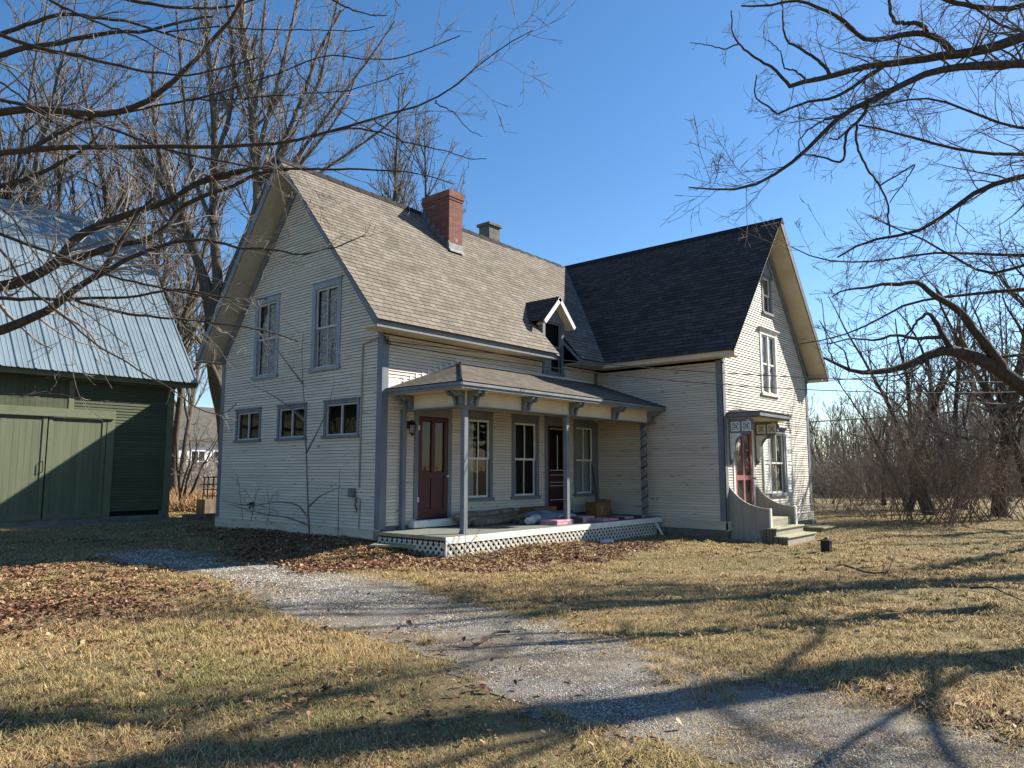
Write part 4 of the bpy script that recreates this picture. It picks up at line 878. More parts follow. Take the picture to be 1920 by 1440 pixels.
# ================================================================ yard things
def gzf(x,y): return float(gz(x,y))
mb=MB();x,y=onz(1550,1036,0)[:2];z=gzf(x,y);c_=.10
mb.box(x-.085,x+.085,y-.085,y+.085,z-.02,z+.21);bx=thing_mb('vent_box',mb,M['blackmetal'],'small black square vent box with a lid standing on the lawn beside the front steps','vent')
mb=MB();mb.box(x-.13,x+.13,y-.13,y+.13,z+.21,z+.225);mb.hexa([(x-.12,y-.12,z+.225),(x+.12,y-.12,z+.225),(x+.12,y+.12,z+.225),(x-.12,y+.12,z+.225),(x-.04,y-.04,z+.25),(x+.04,y-.04,z+.25),(x+.04,y+.04,z+.25),(x-.04,y+.04,z+.25)]);mb.box(x-.02,x+.02,y-.02,y+.02,z+.25,z+.28);mb.build('lid',M['blackmetal'],bx)
# stump and planks by the porch
r=random.Random(8);sx,sy=.02,-1.25;z=gzf(sx,sy);P=[];mb=MB()
for k in range(9):
    a=k*.698;rr=.10*r.uniform(.8,1.3);mb.tube([(sx+rr*.5*math.cos(a),sy+rr*.5*math.sin(a),z-.05),(sx+rr*.55*math.cos(a),sy+rr*.55*math.sin(a),z+.13+r.uniform(0,.07))],[.06,.035],6)
thing_mb('tree_stump',mb,M['wood'],'splintered little tree stump in the leaves by the porch corner','stump')
mb=MB();z=gzf(-.4,-.6)+.05;mb.bar((-.55,-.45,z+.03),(.05,-1.35,z+.03),.16,.04);mb.bar((-.42,-.36,z+.035),(.14,-1.15,z+.035),.10,.04)
thing_mb('plank',mb,M['olddeck'],'mossy plank pair lying in the leaves at the foot of the farmhouse corner','plank')
mb=MB();mb.bar((.15,-1.45,gzf(.2,-1.6)+.04),(.6,-2.1,gzf(.5,-2.1)+.03),.1,.03);thing_mb('plank',mb,M['olddeck'],'short plank half buried in leaves in front of the lattice corner','plank')
x,y=onz(1138,1015,.05)[:2];z=gzf(x,y)
mb=blob(x,y,z,.22,.13,.09,3,rough=.1);thing_mb('plastic_tray',mb,M['whiteroll'],'crushed clear plastic tray in the leaves in front of the lattice','tray',smooth=True)
# dark platform beside the house (right)
x,y=10.9+.6,-4.35;x,y=onz(1525,992,0)[:2];z=gzf(x,y)
mb=MB();mb.box(x-.25,x+.7,y-.35,y+.35,z+.08,z+.12);mb.box(x-.2,x+.65,y-.3,y+.3,z-.05,z+.08);thing_mb('low_platform',mb,M['olddeck'],'low square wooden platform on the grass at the far corner of the front gable','platform',bevel=.004)
# trellis and planter behind the house corner
tr_=empty('garden_trellis',(2.6,12,0));tag(tr_,'black metal grid trellis standing between the barn and the farmhouse','trellis')
mb=MB()
def tp(u,v,d=25.2): return at(u,v,d)
for (ua,va,ub,vb) in ((384,895,378,955),(391,893,387,955),(401,893,397,955),(409,893,407,955)): mb.tube([tp(ua,va),tp(ub,vb)],.022,5)
for v in (895,908,918,930,941,952): mb.tube([tp(380,v),tp(412,v)],.018,5)
mb.build('grid',M['blackmetal'],tr_)
b=tp(394,962);mb=MB();mb.box(b[0]-.35,b[0]+.55,b[1]-.3,b[1]+.3,-.1,.62);thing_mb('planter_box',mb,M['wood'],'dark wooden planter box under the black trellis','planter')
mb=MB();mb.box(.98,3.2,YB-1.2,YB-.9,-.1,.30);thing_mb('low_timber_edge',mb,M['wood'],'low dark timber edging across the gap at the barn corner','edging')
# ================================================================ cables
def cable(p,q,sag,r,label,name='power_cable',g=None):
    p=np.array(p,float);q=np.array(q,float);mb=MB();mb.tube([p+(q-p)*t-np.array([0,0,sag*4*t*(1-t)]) for t in np.linspace(0,1,40)],r,4);return thing_mb(name,mb,M['black'],label,'cable',g)
cable((-.02,-.08,4.18),at(2000,716,16),.25,.010,'upper dark service cable running from the porch corner across the front gable')
cable((-.02,-.08,4.13),at(2000,732,16),.38,.009,'lower dark service cable running from the porch corner across the front gable')
cable(at(1400,720+75,46),at(2050,742,46),.3,.035,'distant thin cable rising to the right behind the front gable, lowest of the far ones')
cable(at(1400,722,50),at(2050,660,50),.3,.03,'distant thin cable highest above the trees right of the house')
mb=MB();mb.tube([(.0,-.05,4.28),(-.02,-.12,4.18),(.06,-.14,4.10),(.12,-.10,4.16),(.04,-.08,4.22)],.012,6);mb.build('cable_hook',M['black'],house)
# ================================================================ trees
def tubes_np(P,Rr,s):
    """P (n,k,3), Rr (n,k) -> verts, quads"""
    n,k,_=P.shape
    T=np.empty_like(P);T[:,1:-1]=P[:,2:]-P[:,:-2];T[:,0]=P[:,1]-P[:,0];T[:,-1]=P[:,-1]-P[:,-2]
    T/=np.linalg.norm(T,axis=2,keepdims=True)+1e-9
    ref=np.where(np.abs(T[:,:1,2:3])<.8,np.array([0.,0,1]),np.array([1.,0,0]));ref=np.broadcast_to(ref,T.shape)
    A=np.cross(T,ref);A/=np.linalg.norm(A,axis=2,keepdims=True)+1e-9;B=np.cross(T,A)
    th=np.arange(s)*2*np.pi/s
    V=P[:,:,None]+Rr[:,:,None,None]*(A[:,:,None]*np.cos(th)[None,None,:,None]+B[:,:,None]*np.sin(th)[None,None,:,None])
    idx=np.arange(n*k*s).reshape(n,k,s);a=idx[:,:-1];b=idx[:,1:]
    Q=np.stack([a,np.roll(a,-1,2),np.roll(b,-1,2),b],-1).reshape(-1,4)
    return V.reshape(-1,3),Q
def cat(L):
    vs=[];qs=[];o=0
    for v,q in L: vs.append(v);qs.append(q+o);o+=len(v)
    return np.concatenate(vs),np.concatenate(qs)
def resample(pts,k,jit=0,rs=None):
    pts=np.array(pts,float);d=np.r_[0,np.cumsum(np.linalg.norm(np.diff(pts[:,:3],axis=0),axis=1))]
    t=np.linspace(0,d[-1],k);o=np.stack([np.interp(t,d,pts[:,i]) for i in range(pts.shape[1])],1)
    # light smoothing
    for _ in range(1): o[1:-1,:3]=.25*o[:-2,:3]+.5*o[1:-1,:3]+.25*o[2:,:3]
    if jit: o[1:-1,:3]+=rs.normal(0,jit,(k-2,3))
    return o
def grow(rs,S,D,Ln,R0,k,wig,trop,taper=.25,up=np.array([0,0,1.])):
    n=len(S);P=np.empty((n,k,3));P[:,0]=S;d=D.copy();bias=rs.normal(0,1,(n,3))*wig*.5
    for i in range(1,k):
        d=d+rs.normal(0,1,(n,3))*wig+bias/k*2+up*trop/k;d/=np.linalg.norm(d,axis=1,keepdims=True)
        P[:,i]=P[:,i-1]+d*(Ln/(k-1))[:,None]
    t=np.linspace(0,1,k)[None];Rr=R0[:,None]*(1-(1-taper)*t)
    return P,Rr
def children(rs,P,Rr,Ln,dens,ang,lenf,rf,tmin=.15,angj=.3,lmin=.05,maxlen=9,flat=0,minr=.002):
    n,k,_=P.shape;cnt=rs.poisson(np.maximum(Ln*dens,.01));idx=np.repeat(np.arange(n),cnt);m=len(idx)
    if m==0:return None
    t=tmin+(1-tmin)*rs.rand(m)**.85;f=t*(k-1);i=np.minimum(f.astype(int),k-2);fr=(f-i)[:,None]
    S=P[idx,i]*(1-fr)+P[idx,i+1]*fr;T=P[idx,i+1]-P[idx,i];T/=np.linalg.norm(T,axis=1,keepdims=True)+1e-9
    rr=Rr[idx,i]*(1-fr[:,0])+Rr[idx,i+1]*fr[:,0]
    q=rs.normal(0,1,(m,3));q-=T*(q*T).sum(1,keepdims=True);q/=np.linalg.norm(q,axis=1,keepdims=True)+1e-9
    if flat: q[:,2]*=1-flat;q/=np.linalg.norm(q,axis=1,keepdims=True)+1e-9
    a=ang+rs.normal(0,angj,m)
    D=T*np.cos(a)[:,None]+q*np.sin(a)[:,None]
    L=np.clip(Ln[idx]*lenf*(1-.72*t)*rs.uniform(.5,1.35,m),lmin,maxlen)
    R0=np.minimum(rr*rf,rr*.95)*rs.uniform(.7,1.1,m);R0=np.maximum(R0,minr)
    return S,D,L,R0
def lens(P): return np.linalg.norm(np.diff(P,axis=1),axis=2).sum(1)
def build_tree(name,root,levels,tm,cm,minr,label,catg,group=None,trunklv=2,sides=(12,7,4,3,3)):
    """levels: list of (P,R) by branch order; trunk = first levels, crown = rest"""
    base=np.array(root,float);e=empty(name,base);tag(e,label,catg,group)
    def bld(lv,nm,mt,s0):
        L=[]
        for i,(P,Rr) in lv:
            L.append(tubes_np(P,np.maximum(Rr,minr),sides[min(i,4)]))
        if L:
            v,q=cat(L);mesh_np(nm,v,q,mt,e,smooth=True)
    lv=list(enumerate(levels));bld(lv[:trunklv],'trunk',tm,0);bld(lv[trunklv:],'crown',cm,0);return e
def auto_tree(name,x,y,h,r0,seed,label,catg='tree',group=None,tm='bark',cm='twig',minr=.006,stems=1,spread=.25,dens=(1.1,2.2,4.0),lf=(.55,.45,.45),ang=(.75,.7,.7),trop=(.5,.9,.6,.3),lean=(0,0),tstart=.25,levels=3,wig=.09,kk=(14,9,6,4),flat=0):
    rs=np.random.RandomState(seed);z=gzf(x,y);S=np.tile(np.array([x,y,z-.1]),(stems,1))+rs.normal(0,(r0*.5 if catg!='shrub' else .32)*(stems>1),(stems,3))*[1,1,0]
    a=rs.uniform(0,6.28,stems);sp=rs.uniform(.5,1,stems)*spread*(stems>1)
    D=np.stack([np.cos(a)*sp+lean[0],np.sin(a)*sp+lean[1],np.ones(stems)],1);D/=np.linalg.norm(D,axis=1,keepdims=True)
    L=np.full(stems,h)*rs.uniform(.75,1,stems);P,Rr=grow(rs,S,D,L,np.full(stems,r0)*rs.uniform(.6,1,stems),kk[0],wig*.6,trop[0]*.4,taper=.12)
    Rr[:,0]*=1.35
    lv=[(P,Rr)];tm0=tstart
    for i in range(levels):
        c=children(rs,P,Rr,lens(P),dens[i],ang[i],lf[i],.55,tmin=tm0,lmin=.12,minr=minr*.8,flat=flat)
        if c is None:break
        P,Rr=grow(rs,*c,kk[min(i+1,3)],wig,trop[min(i+1,3)]);lv.append((P,Rr));tm0=.12
    return build_tree(name,(x,y,z),lv,M[tm],M[cm],minr,label,catg,group)
# --- traced limbs: (u,v) picked off the limbs, d = real distance of the limb in metres, radii in metres
def limb(L,d0,d1,r0,r1,k=26):
    n=len(L);c=np.r_[0,np.cumsum([math.hypot(L[i+1][0]-L[i][0],L[i+1][1]-L[i][1]) for i in range(n-1)])];c/=c[-1]
    pts=[np.r_[at(u,v,d0+(d1-d0)*t),r0+(r1-r0)*t**.8] for (u,v),t in zip(L,c)];return resample(pts,k)
def limb_tree(name,root,limbs,seed,label,tm,cm,minr,dens,lf,ang,trop,trunk=None,kid=(.25,.2),wig=.13,catg='tree',lmax=(1.3,.6,.3),lv_n=3,tw=1.0,tmin=.12,rf0=.5):
    rs=np.random.RandomState(seed);A=np.stack(limbs);P=A[:,:,:3];Rr=A[:,:,3]
    P=P+rs.normal(0,.004,P.shape);lv=[]
    if trunk is not None: T=np.stack(trunk);lv.append((T[:,:,:3],T[:,:,3]))
    else: lv.append((P[:1],Rr[:1]))
    lv.append((P,Rr));p,r=P,Rr
    for i in range(lv_n):
        c=children(rs,p,r,lens(p),dens[i],ang[i],lf[i],(rf0,.6,.7)[i],tmin=tmin if i==0 else .1,lmin=.07,maxlen=lmax[i],minr=minr)
        if c is None:break
        p,r=grow(rs,*c,(9,6,4)[i],wig,trop[i]);lv.append((p,r))
    return build_tree(name,root,lv,M[tm],M[cm],minr,label,catg)
def T1(L,r0,r1,d0=7.6,d1=7.6): return (L,r0,r1,d0,d1)
def join(specs):
    """limbs that start in mid air are grafted on to the nearest earlier limb"""
    seen=[];out=[]
    for (L,r0,r1,d0,d1) in specs:
        u,v=L[0]
        if seen and -30<u<1950 and -25<v<1400:
            S=np.concatenate(seen);k=int(np.argmin(np.hypot(S[:,0]-u,S[:,1]-v)+4*np.maximum(0,1.6-S[:,3])));g=S[k]
            if math.hypot(g[0]-u,g[1]-v)>2: L=[(g[0],g[1])]+list(L)
            d1=d1+g[2]-d0;d0=g[2];r0=min(r0,g[3]*.85);r1=min(r1,r0*.6)
        out.append(limb(L,d0,d1,r0/FPX*d0,r1/FPX*d1))
        n=len(L);c=np.r_[0,np.cumsum([math.hypot(L[i+1][0]-L[i][0],L[i+1][1]-L[i][1]) for i in range(n-1)])];c/=c[-1];t=np.linspace(0,1,60)
        seen.append(np.stack([np.interp(t,c,[p[0] for p in L]),np.interp(t,c,[p[1] for p in L]),d0+(d1-d0)*t,r0+(r1-r0)*t**.8],1))
    return out
# ---- big tree on the right (trunk outside the frame)
tb=CAMP+8.7*CF*np.array([1,1,0])/math.hypot(CF[0],CF[1])+10.2*CR;tb[2]=0
def T5(L,r0,r1,d0=9.6,d1=9.0): return (L,r0*.74,r1*.8,d0,d1)
RT=[T5([(2090,860),(1990,780),(1920,727),(1886,700),(1844,676),(1810,662),(1776,653),(1757,657),(1724,676),(1686,693),(1655,695),(1621,703),(1593,696),(1562,679),(1545,672)],32,2.6),
 T5([(1879,690),(1851,648),(1827,621),(1817,600),(1793,579),(1769,562),(1741,552),(1734,531),(1714,526),(1683,535),(1648,531),(1620,543),(1592,540),(1560,556)],15,1.4,9.6,9.1),
 T5([(1782,652),(1769,631),(1755,603),(1741,586),(1721,600),(1710,617),(1690,640)],8,1.5,9.5,9.2),
 T5([(1770,632),(1740,633),(1714,634),(1679,627),(1638,639),(1597,634),(1552,645)],6,1.4,9.5,8.8),
 T5([(2150,10),(2020,40),(1920,69),(1862,88),(1810,101),(1776,103),(1724,112),(1666,120),(1614,125),(1580,137),(1545,148),(1514,151),(1480,162)],19,5,9.6,8.6),
 T5([(1480,162),(1459,134),(1432,117),(1408,103),(1384,82),(1372,58),(1372,20)],5,1.4,8.6,8.4),
 T5([(1384,82),(1360,92),(1330,85),(1295,80)],2.4,.9,8.4,8.2),
 T5([(1556,137),(1532,110),(1500,91),(1473,77),(1468,41),(1466,-10)],5,1.5,8.8,8.8),
 T5([(1514,151),(1490,132),(1470,128),(1463,95),(1440,75)],3,1,8.6,8.5),
 T5([(1786,100),(1769,76),(1738,60),(1700,64),(1655,74),(1611,76),(1606,62),(1587,41),(1552,21),(1494,-2),(1440,12),(1390,10)],10,2,9.4,8.6),
 T5([(1741,58),(1724,43),(1679,43),(1669,24),(1667,-20)],8,5,9.4,9.4),
 T5([(2150,125),(2000,119),(1920,120),(1858,120),(1810,124),(1758,132),(1714,144),(1679,165),(1645,187),(1604,199),(1569,220),(1552,241),(1528,265),(1500,296),(1473,316),(1428,345),(1380,359),(1339,357),(1291,351)],15,1.6,9.6,8.0),
 T5([(1628,198),(1614,223),(1587,246),(1583,302),(1569,306),(1542,294),(1500,289)],5,1.6,9,8.6),
 T5([(1587,246),(1570,262),(1556,260)],3,1.2,8.9,8.7),
 T5([(1659,124),(1621,148),(1587,172),(1552,188),(1528,188),(1470,206),(1456,220),(1447,199),(1415,189),(1414,165),(1420,140)],5.5,1.4,9.1,8.6),
 T5([(1569,220),(1548,224),(1520,240),(1497,262),(1500,285)],3,1.2,8.6,8.4),
 T5([(1607,235),(1605,270),(1622,310),(1650,350),(1665,380),(1668,440)],4,3,9.8,9.6),
 T5([(1720,305),(1690,350),(1668,380)],3,2,9.8,9.6),
 T5([(2080,700),(1990,663),(1920,665),(1870,670),(1776,655)],6,3,9.6,9.5),
 T5([(1562,679),(1552,650),(1545,600),(1540,560)],2,.8,9,8.8),
 T5([(1593,696),(1585,660),(1560,640),(1535,600)],2.4,.8,9,8.8),
 T5([(1741,678),(1735,700),(1733,716)],3,1.5,9.4,9.3),
 T5([(2100,-40),(1960,-10),(1900,18),(1850,16),(1790,5),(1700,-30)],9,5,9.8,9.8)]
TR=[resample([np.r_[tb+np.array([0,0,-.2]),.50],np.r_[tb+np.array([0,0,1.2]),.36],np.r_[tb+np.array([.05,0,2.6]),.34],np.r_[tb+np.array([0.1,.1,4.5]),.30],np.r_[tb+np.array([-.1,.2,6.5]),.24],np.r_[tb+np.array([0,.3,9.5]),.15],np.r_[tb+np.array([.3,.2,13]),.05]],26)]
fh_=np.array([CF[0],CF[1],0])/math.hypot(CF[0],CF[1])
# upper limbs out of frame, for the shadows on the lawn
rs=np.random.RandomState(77);UP=[]
for k in range(22):
    z0=3.0+k*.42;a=math.atan2(CR[1],CR[0])+math.pi*(k%2)+.55+rs.uniform(-.5,.5);q=tb+np.array([0,0,z0]);pts=[];d=np.array([math.cos(a),math.sin(a),.35])
    for i in range(9):
        pts.append(np.r_[q,.05*(1-i/10)]);d=d+rs.normal(0,.32,3);d/=np.linalg.norm(d);q=q+d*.8
    UP.append(resample(pts,26))
UP=[p for p in UP if min((q[:3]-CAMP)@CF*1.0 for q in p)>-50 and not any(abs((q[:3]-CAMP)@CR)<.72*((q[:3]-CAMP)@CF) and (q[:3]-CAMP)@CF>0 and abs((q[:3]-CAMP)@CU)<.54*((q[:3]-CAMP)@CF) for q in p)]
RT=join(RT)
limb_tree('shade_tree',tb,RT+UP,21,'large bare tree on the right whose dark crooked limbs reach over the front gable','bark','twig',.0024,(6.0,7.5,8.0),(.42,.55,.55),(.95,.8,.8),(.25,.2,.1),trunk=TR,lmax=(.8,.42,.2),wig=.13,rf0=.3)
tc=CAMP+14.3*fh_+15.4*CR;tc[2]=0
def T6(L,r0,r1,d0=14.0,d1=13.2): return (L,r0*.8,r1*.8,d0,d1)
RF=[T6([(2430,520),(2250,360),(2100,300),(1920,289),(1844,289),(1758,272),(1690,251),(1611,234)],9,2.2),
 T6([(2440,560),(2250,330),(2100,290),(1990,315),(1920,330),(1879,340),(1831,354),(1810,375),(1776,400),(1758,414),(1717,442),(1672,445),(1624,444),(1608,458),(1597,473),(1570,482)],17,2),
 T6([(2430,650),(2250,500),(2060,450),(1920,497),(1851,521),(1817,500),(1769,469),(1725,446),(1695,430),(1660,424),(1630,405)],10,1.2),
 T6([(2430,680),(2250,580),(2080,540),(1920,541),(1769,557),(1707,566),(1666,583),(1621,617),(1569,633),(1500,645)],9,1.2,14,12.6),
 T6([(2420,600),(2200,500),(2050,480),(1900,478),(1741,473),(1672,487),(1604,493),(1552,490),(1508,480),(1483,462)],8,1.2,14,13.4),
 T6([(2400,400),(2150,280),(2000,250),(1880,235),(1800,200),(1740,180),(1640,200),(1560,205)],7,1.5,14.6,14),
 T6([(2430,740),(2250,690),(2080,700),(1990,663),(1920,665),(1870,670),(1800,690)],8,2),
 T6([(2440,300),(2250,120),(2050,60),(1900,60),(1830,20),(1780,-30)],9,2,15,15)]
TC=[resample([np.r_[tc+np.array([0,0,-.2]),.45],np.r_[tc+np.array([0,0,1.5]),.32],np.r_[tc+np.array([.1,0,4]),.28],np.r_[tc+np.array([0,.1,6.5]),.2],np.r_[tc+np.array([.1,0,9.5]),.1],np.r_[tc+np.array([0,.2,13]),.04]],26)]
limb_tree('shade_tree',tc,join(RF),22,'second large bare tree farther right whose long level limbs cross behind the nearer ones','bark','twig',.0038,(3.2,4.6,5.0),(.42,.5,.5),(.9,.75,.7),(.25,.2,.1),trunk=TC,lmax=(1.5,.6,.28),wig=.12,rf0=.35)
q=CAMP+20.5*fh_+17.5*CR;auto_tree('bare_tree',q[0],q[1],13,.28,302,'bare tree standing past the right edge, farther back','tree','bare trees beyond the lawn','bark','twig',.008,stems=2,spread=.3,dens=(1.5,2.0,1.8),lf=(.5,.45,.45),ang=(1.05,.8,.7),tstart=.16,trop=(.5,.3,.2,.2),wig=.12)
# ---- foreground tree on the left (trunk outside the frame)
tl=CAMP+7.6*CF*np.array([1,1,0])/math.hypot(CF[0],CF[1])-7.8*CR;tl[2]=0
LT=[T1([(-150,235),(0,214),(28,203),(111,207),(180,217),(244,206),(292,183),(328,150),(361,117),(403,72),(433,36),(455,0),(475,-40)],9,3,7.6,7.4),
 T1([(-150,305),(0,287),(69,278),(167,276),(333,276),(430,275),(500,272),(549,265),(619,247),(688,225),(758,207),(813,192),(855,161),(897,122),(930,97),(963,69),(999,57)],7,.8,7.4,8.2),
 T1([(60,279),(100,255),(140,235),(180,218)],7,6,7.4,7.5),
 T1([(-150,380),(0,350),(42,339),(92,317),(139,292),(175,268),(190,240)],7,2.5,8.5,8.8),
 T1([(-120,30),(0,64),(55,86),(139,103),(208,119),(278,136),(361,143),(417,128),(483,108)],5,1.3,6.8,7.2),
 T1([(-120,130),(0,105),(55,86),(105,83),(155,69),(217,60),(278,60),(330,42),(400,30)],7,2,8.2,8.6),
 T1([(-60,80),(8,62),(64,42),(125,24),(194,35),(250,42),(320,66),(390,88)],5,1.5,8.2,8.4),
 T1([(-160,560),(0,539),(55,522),(111,494),(125,465),(139,444),(194,419),(250,397),(319,380),(361,344),(417,333),(470,318)],14,3.5,8.2,9.2),
 T1([(111,494),(156,481),(222,458),(278,450),(319,422),(333,392),(375,369),(431,353),(486,322),(540,318)],8,2.5,8.3,9.0),
 T1([(-160,640),(0,622),(42,603),(97,581),(133,547),(181,519),(211,481),(231,439),(260,400),(289,372)],13,3,8,8.4),
 T1([(181,519),(231,489),(278,469),(319,454),(389,448),(455,467),(505,465),(555,478),(580,477),(610,467),(630,466),(652,453),(685,440)],5.5,1,8.1,8.6),
 T1([(-120,555),(0,558),(97,562),(180,558),(250,558),(292,547),(340,540),(417,558),(500,561)],5,1.2,7.2,7.6),
 T1([(-120,400),(0,439),(105,478),(180,511),(250,528),(333,547),(420,558)],4,1.5,6.6,7),
 T1([(120,555),(153,567),(236,589),(319,596),(389,604),(472,614),(520,626),(560,640)],3.6,1,7.2,7.4),
 T1([(-80,440),(0,458),(50,540),(97,575),(139,608),(172,644),(222,669),(269,697),(300,717),(330,735),(375,770),(410,780),(430,776),(443,757)],3.2,.9,6,6.8),
 T1([(-120,745),(0,740),(95,738),(150,747),(198,755)],2.2,.8,6.2,6.4),
 T1([(60,742),(68,720),(100,702),(110,702)],1.2,.6,6.2,6.3),T1([(90,738),(105,720),(112,700)],1.2,.6,6.2,6.3),
 T1([(180,-30),(236,0),(305,12),(389,17),(450,8),(520,-15)],4,1.5,7.6,7.6),
 T1([(60,-30),(92,0),(153,30),(208,51),(260,70),(330,110)],3.5,1,7,7),
 T1([(-80,170),(0,186),(75,205),(158,222),(250,258),(330,285),(430,305),(500,318)],4,1.6,7.8,8),
 T1([(180,217),(250,208),(300,196),(361,188),(420,172),(480,150),(549,128),(608,99),(674,110),(724,115),(786,97),(861,67)],5,.9,7.8,8.2),
 T1([(361,188),(420,188),(480,183),(572,175),(647,172),(702,156),(758,136)],3.5,.9,7.7,8),
 T1([(360,344),(400,328),(480,315),(577,317),(688,317),(786,324),(850,345)],4,.9,7.8,8.2),
 T1([(619,247),(658,239),(716,247),(758,267),(836,283),(883,299),(912,297)],2.4,.7,7.8,8),
 T1([(305,60),(400,50),(480,55),(591,57),(661,59),(702,51)],3,.8,7.4,7.6),
 T1([(540,-40),(625,0),(660,20),(700,28),(725,29)],3,.9,7.4,7.4),
 T1([(549,128),(600,175),(640,210),(690,240),(740,270),(770,300),(795,330)],2,.7,7.8,8),
 T1([(702,228),(740,250),(770,285),(792,320),(794,345)],1.8,.6,7.9,8),
 T1([(813,192),(850,210),(880,245),(905,256)],1.8,.6,8,8.1),
 T1([(-60,120),(20,165),(60,200),(110,235),(200,290),(260,340)],2.5,1,6.4,6.6),
 T1([(760,-30),(740,0),(750,12)],1.4,.7,7.5,7.5),
 T1([(-60,360),(20,400),(60,470),(100,520),(130,570),(180,600),(240,650)],2,.9,6,6.4)]
TL=[resample([np.r_[tl+np.array([0,0,-.2]),.42],np.r_[tl+np.array([0,0,1.5]),.30],np.r_[tl+np.array([.1,0,3.5]),.26],np.r_[tl+np.array([0,.1,5.5]),.2],np.r_[tl+np.array([.1,0,8.5]),.1],np.r_[tl+np.array([0,.2,11]),.04]],26)]
LT=join(LT)
limb_tree('leaning_maple',tl,LT,5,'foreground bare tree whose long thin branches cross in front of the barn and cream gable','bark','twiggrey',.0028,(4.6,5.2,5.0),(.42,.5,.5),(.8,.75,.7),(.15,.25,.15),trunk=TL,lmax=(1.0,.45,.22),wig=.12,rf0=.4)
# ---- big multi-stem tree behind the house
def T2(L,r0,r1,d=27): return limb(L,d,d+1,r0*.8/FPX*d,r1*.7/FPX*d)
T2b=onz(436,960,0);b2=at(434,925,27);b2[2]=0
ST=[T2([(434,960),(430,850),(424,780),(408,720),(402,670),(400,620),(398,585)],27,20),
 T2([(398,600),(390,560),(375,494),(353,450),(333,400),(314,360),(292,320),(267,290),(250,250),(211,210)],15,4),
 T2([(402,600),(394,544),(369,480),(353,425),(333,383),(310,340),(292,260),(285,180),(290,90)],12,3),
 T2([(405,600),(410,520),(403,467),(400,375),(403,250),(396,150),(389,97),(386,-20)],14,5),
 T2([(410,590),(440,500),(470,430),(486,390),(478,305),(472,194),(462,110),(450,0),(445,-60)],14,7),
 T2([(486,395),(505,330),(540,250),(575,160),(600,90),(640,20)],8,3),
 T2([(478,330),(490,260),(520,160),(540,80),(560,-10)],7,3),
 T2([(420,740),(395,680),(372,636),(333,592),(306,544),(289,489),(267,455),(240,440)],8,2.5),
 T2([(472,220),(490,150),(490,80),(500,-20)],6,3),
 T2([(470,440),(520,370),(570,300),(620,240),(650,190),(665,150)],6,2),
 T2([(490,380),(560,290),(640,180),(700,100),(740,40)],6,2),T2([(480,430),(560,350),(650,290),(720,240),(770,190)],5,2),T2([(505,330),(560,230),(600,150),(620,60),(640,-30)],5,2),T2([(400,420),(360,330),(350,240),(340,140),(330,20)],6,2),T2([(403,300),(430,220),(440,130),(430,40),(420,-30)],6,3)]
limb_tree('old_maple',b2,ST[1:],31,'big many stemmed grey tree rising behind the left gable of the farmhouse','barkgrey','twiggrey',.0068,(3.2,4.2,4.6),(.34,.5,.5),(.55,.5,.5),(.9,.6,.3),trunk=[ST[0]],lmax=(4.6,1.9,.8),wig=.07,tmin=.2)
b=at(705,880,33)
auto_tree('young_maple',b[0],b[1],19,.24,43,'slim fan shaped bare tree showing above the ridge left of the brick chimney','tree',None,'barkgrey','twiggrey',.010,stems=9,spread=.36,dens=(1.6,2.6,3.2),trop=(.6,.8,.4,.2),lf=(.35,.4,.4),ang=(.5,.5,.5),tstart=.4)
# ---- trees behind the barn
for i,(u,d,h,s,lab) in enumerate([(10,27,19,3,'pale trunked bare tree behind the left end of the barn roof'),(120,31,21,3,'bare tree with upright stems above the middle of the barn roof'),(230,34,22,4,'bare tree above the right end of the barn roof'),(330,38,20,4,'thin bare tree standing beyond the gap between barn and house'),(-80,24,18,3,'bare tree beyond the barn at the left edge of the picture')]):
    b=at(u,880,d);auto_tree('bare_tree',b[0],b[1],h,.24,50+i,lab,'tree','bare trees behind the barn','barkgrey','twiggrey',.0095,stems=s+2,spread=.4,dens=(1.5,2.4,3.2),trop=(.6,.8,.4,.2),lf=(.4,.42,.42),ang=(.6,.55,.5))
b=at(335,955,29);auto_tree('crooked_shrub_tree',b[0],b[1],4.6,.09,61,'low crooked bare tree leaning in the gap between the barn and the farmhouse','tree',None,'barkgrey','twiggrey',.008,stems=5,spread=.9,dens=(1.6,2.2,3),trop=(.3,.4,.2,.1),wig=.16)
# ---- right background
spec=[(1540,44,6.2,.09,1),(1586,52,7.0,.10,1),(1625,40,6.4,.09,2),(1655,34,8,.12,1),(1700,29,8.4,.12,3),(1745,27,9.2,.15,2),(1800,31,11.5,.17,3),(1868,26,11.5,.26,1),(1893,38,11,.2,2),(1938,24,10,.2,2),(1965,33,13,.22,2),(1770,44,9,.14,2),(1835,48,10.5,.16,2),(1560,62,6,.10,2),(1610,68,6.5,.11,2)]
labs=['slim bare tree just right of the front gable','bare tree second to the right of the gable, behind the hedge','small twiggy tree over the red brush','leaning bare tree with a fan of twigs against the sky','bare tree in the thicket with two stems','tall leaning bare tree in the middle of the thicket','tall forked bare tree above the thicket','thick dark trunked tree behind the crooked limbs','bare forked tree deep behind the thick trunk','bare tree at the right edge of the picture','tall bare tree past the right edge','far slender tree behind the thicket middle','far tall tree left of the thick trunk','pale far tree low behind the hedge by the gable','pale far tree behind the red brush']
for i,((u,d,h,r0,s),lab) in enumerate(zip(spec,labs)):
    b=at(u,900,d);auto_tree('bare_tree',b[0],b[1],h,r0,80+i,lab,'tree','bare trees beyond the lawn','bark','twigfar' if d>30 else 'twig',.0042+.0002*d,stems=s,spread=.35,dens=(1.9,2.6,3.0),trop=(.5,.8,.5,.2),lf=(.42,.45,.45),ang=(.75,.65,.6),wig=.11)
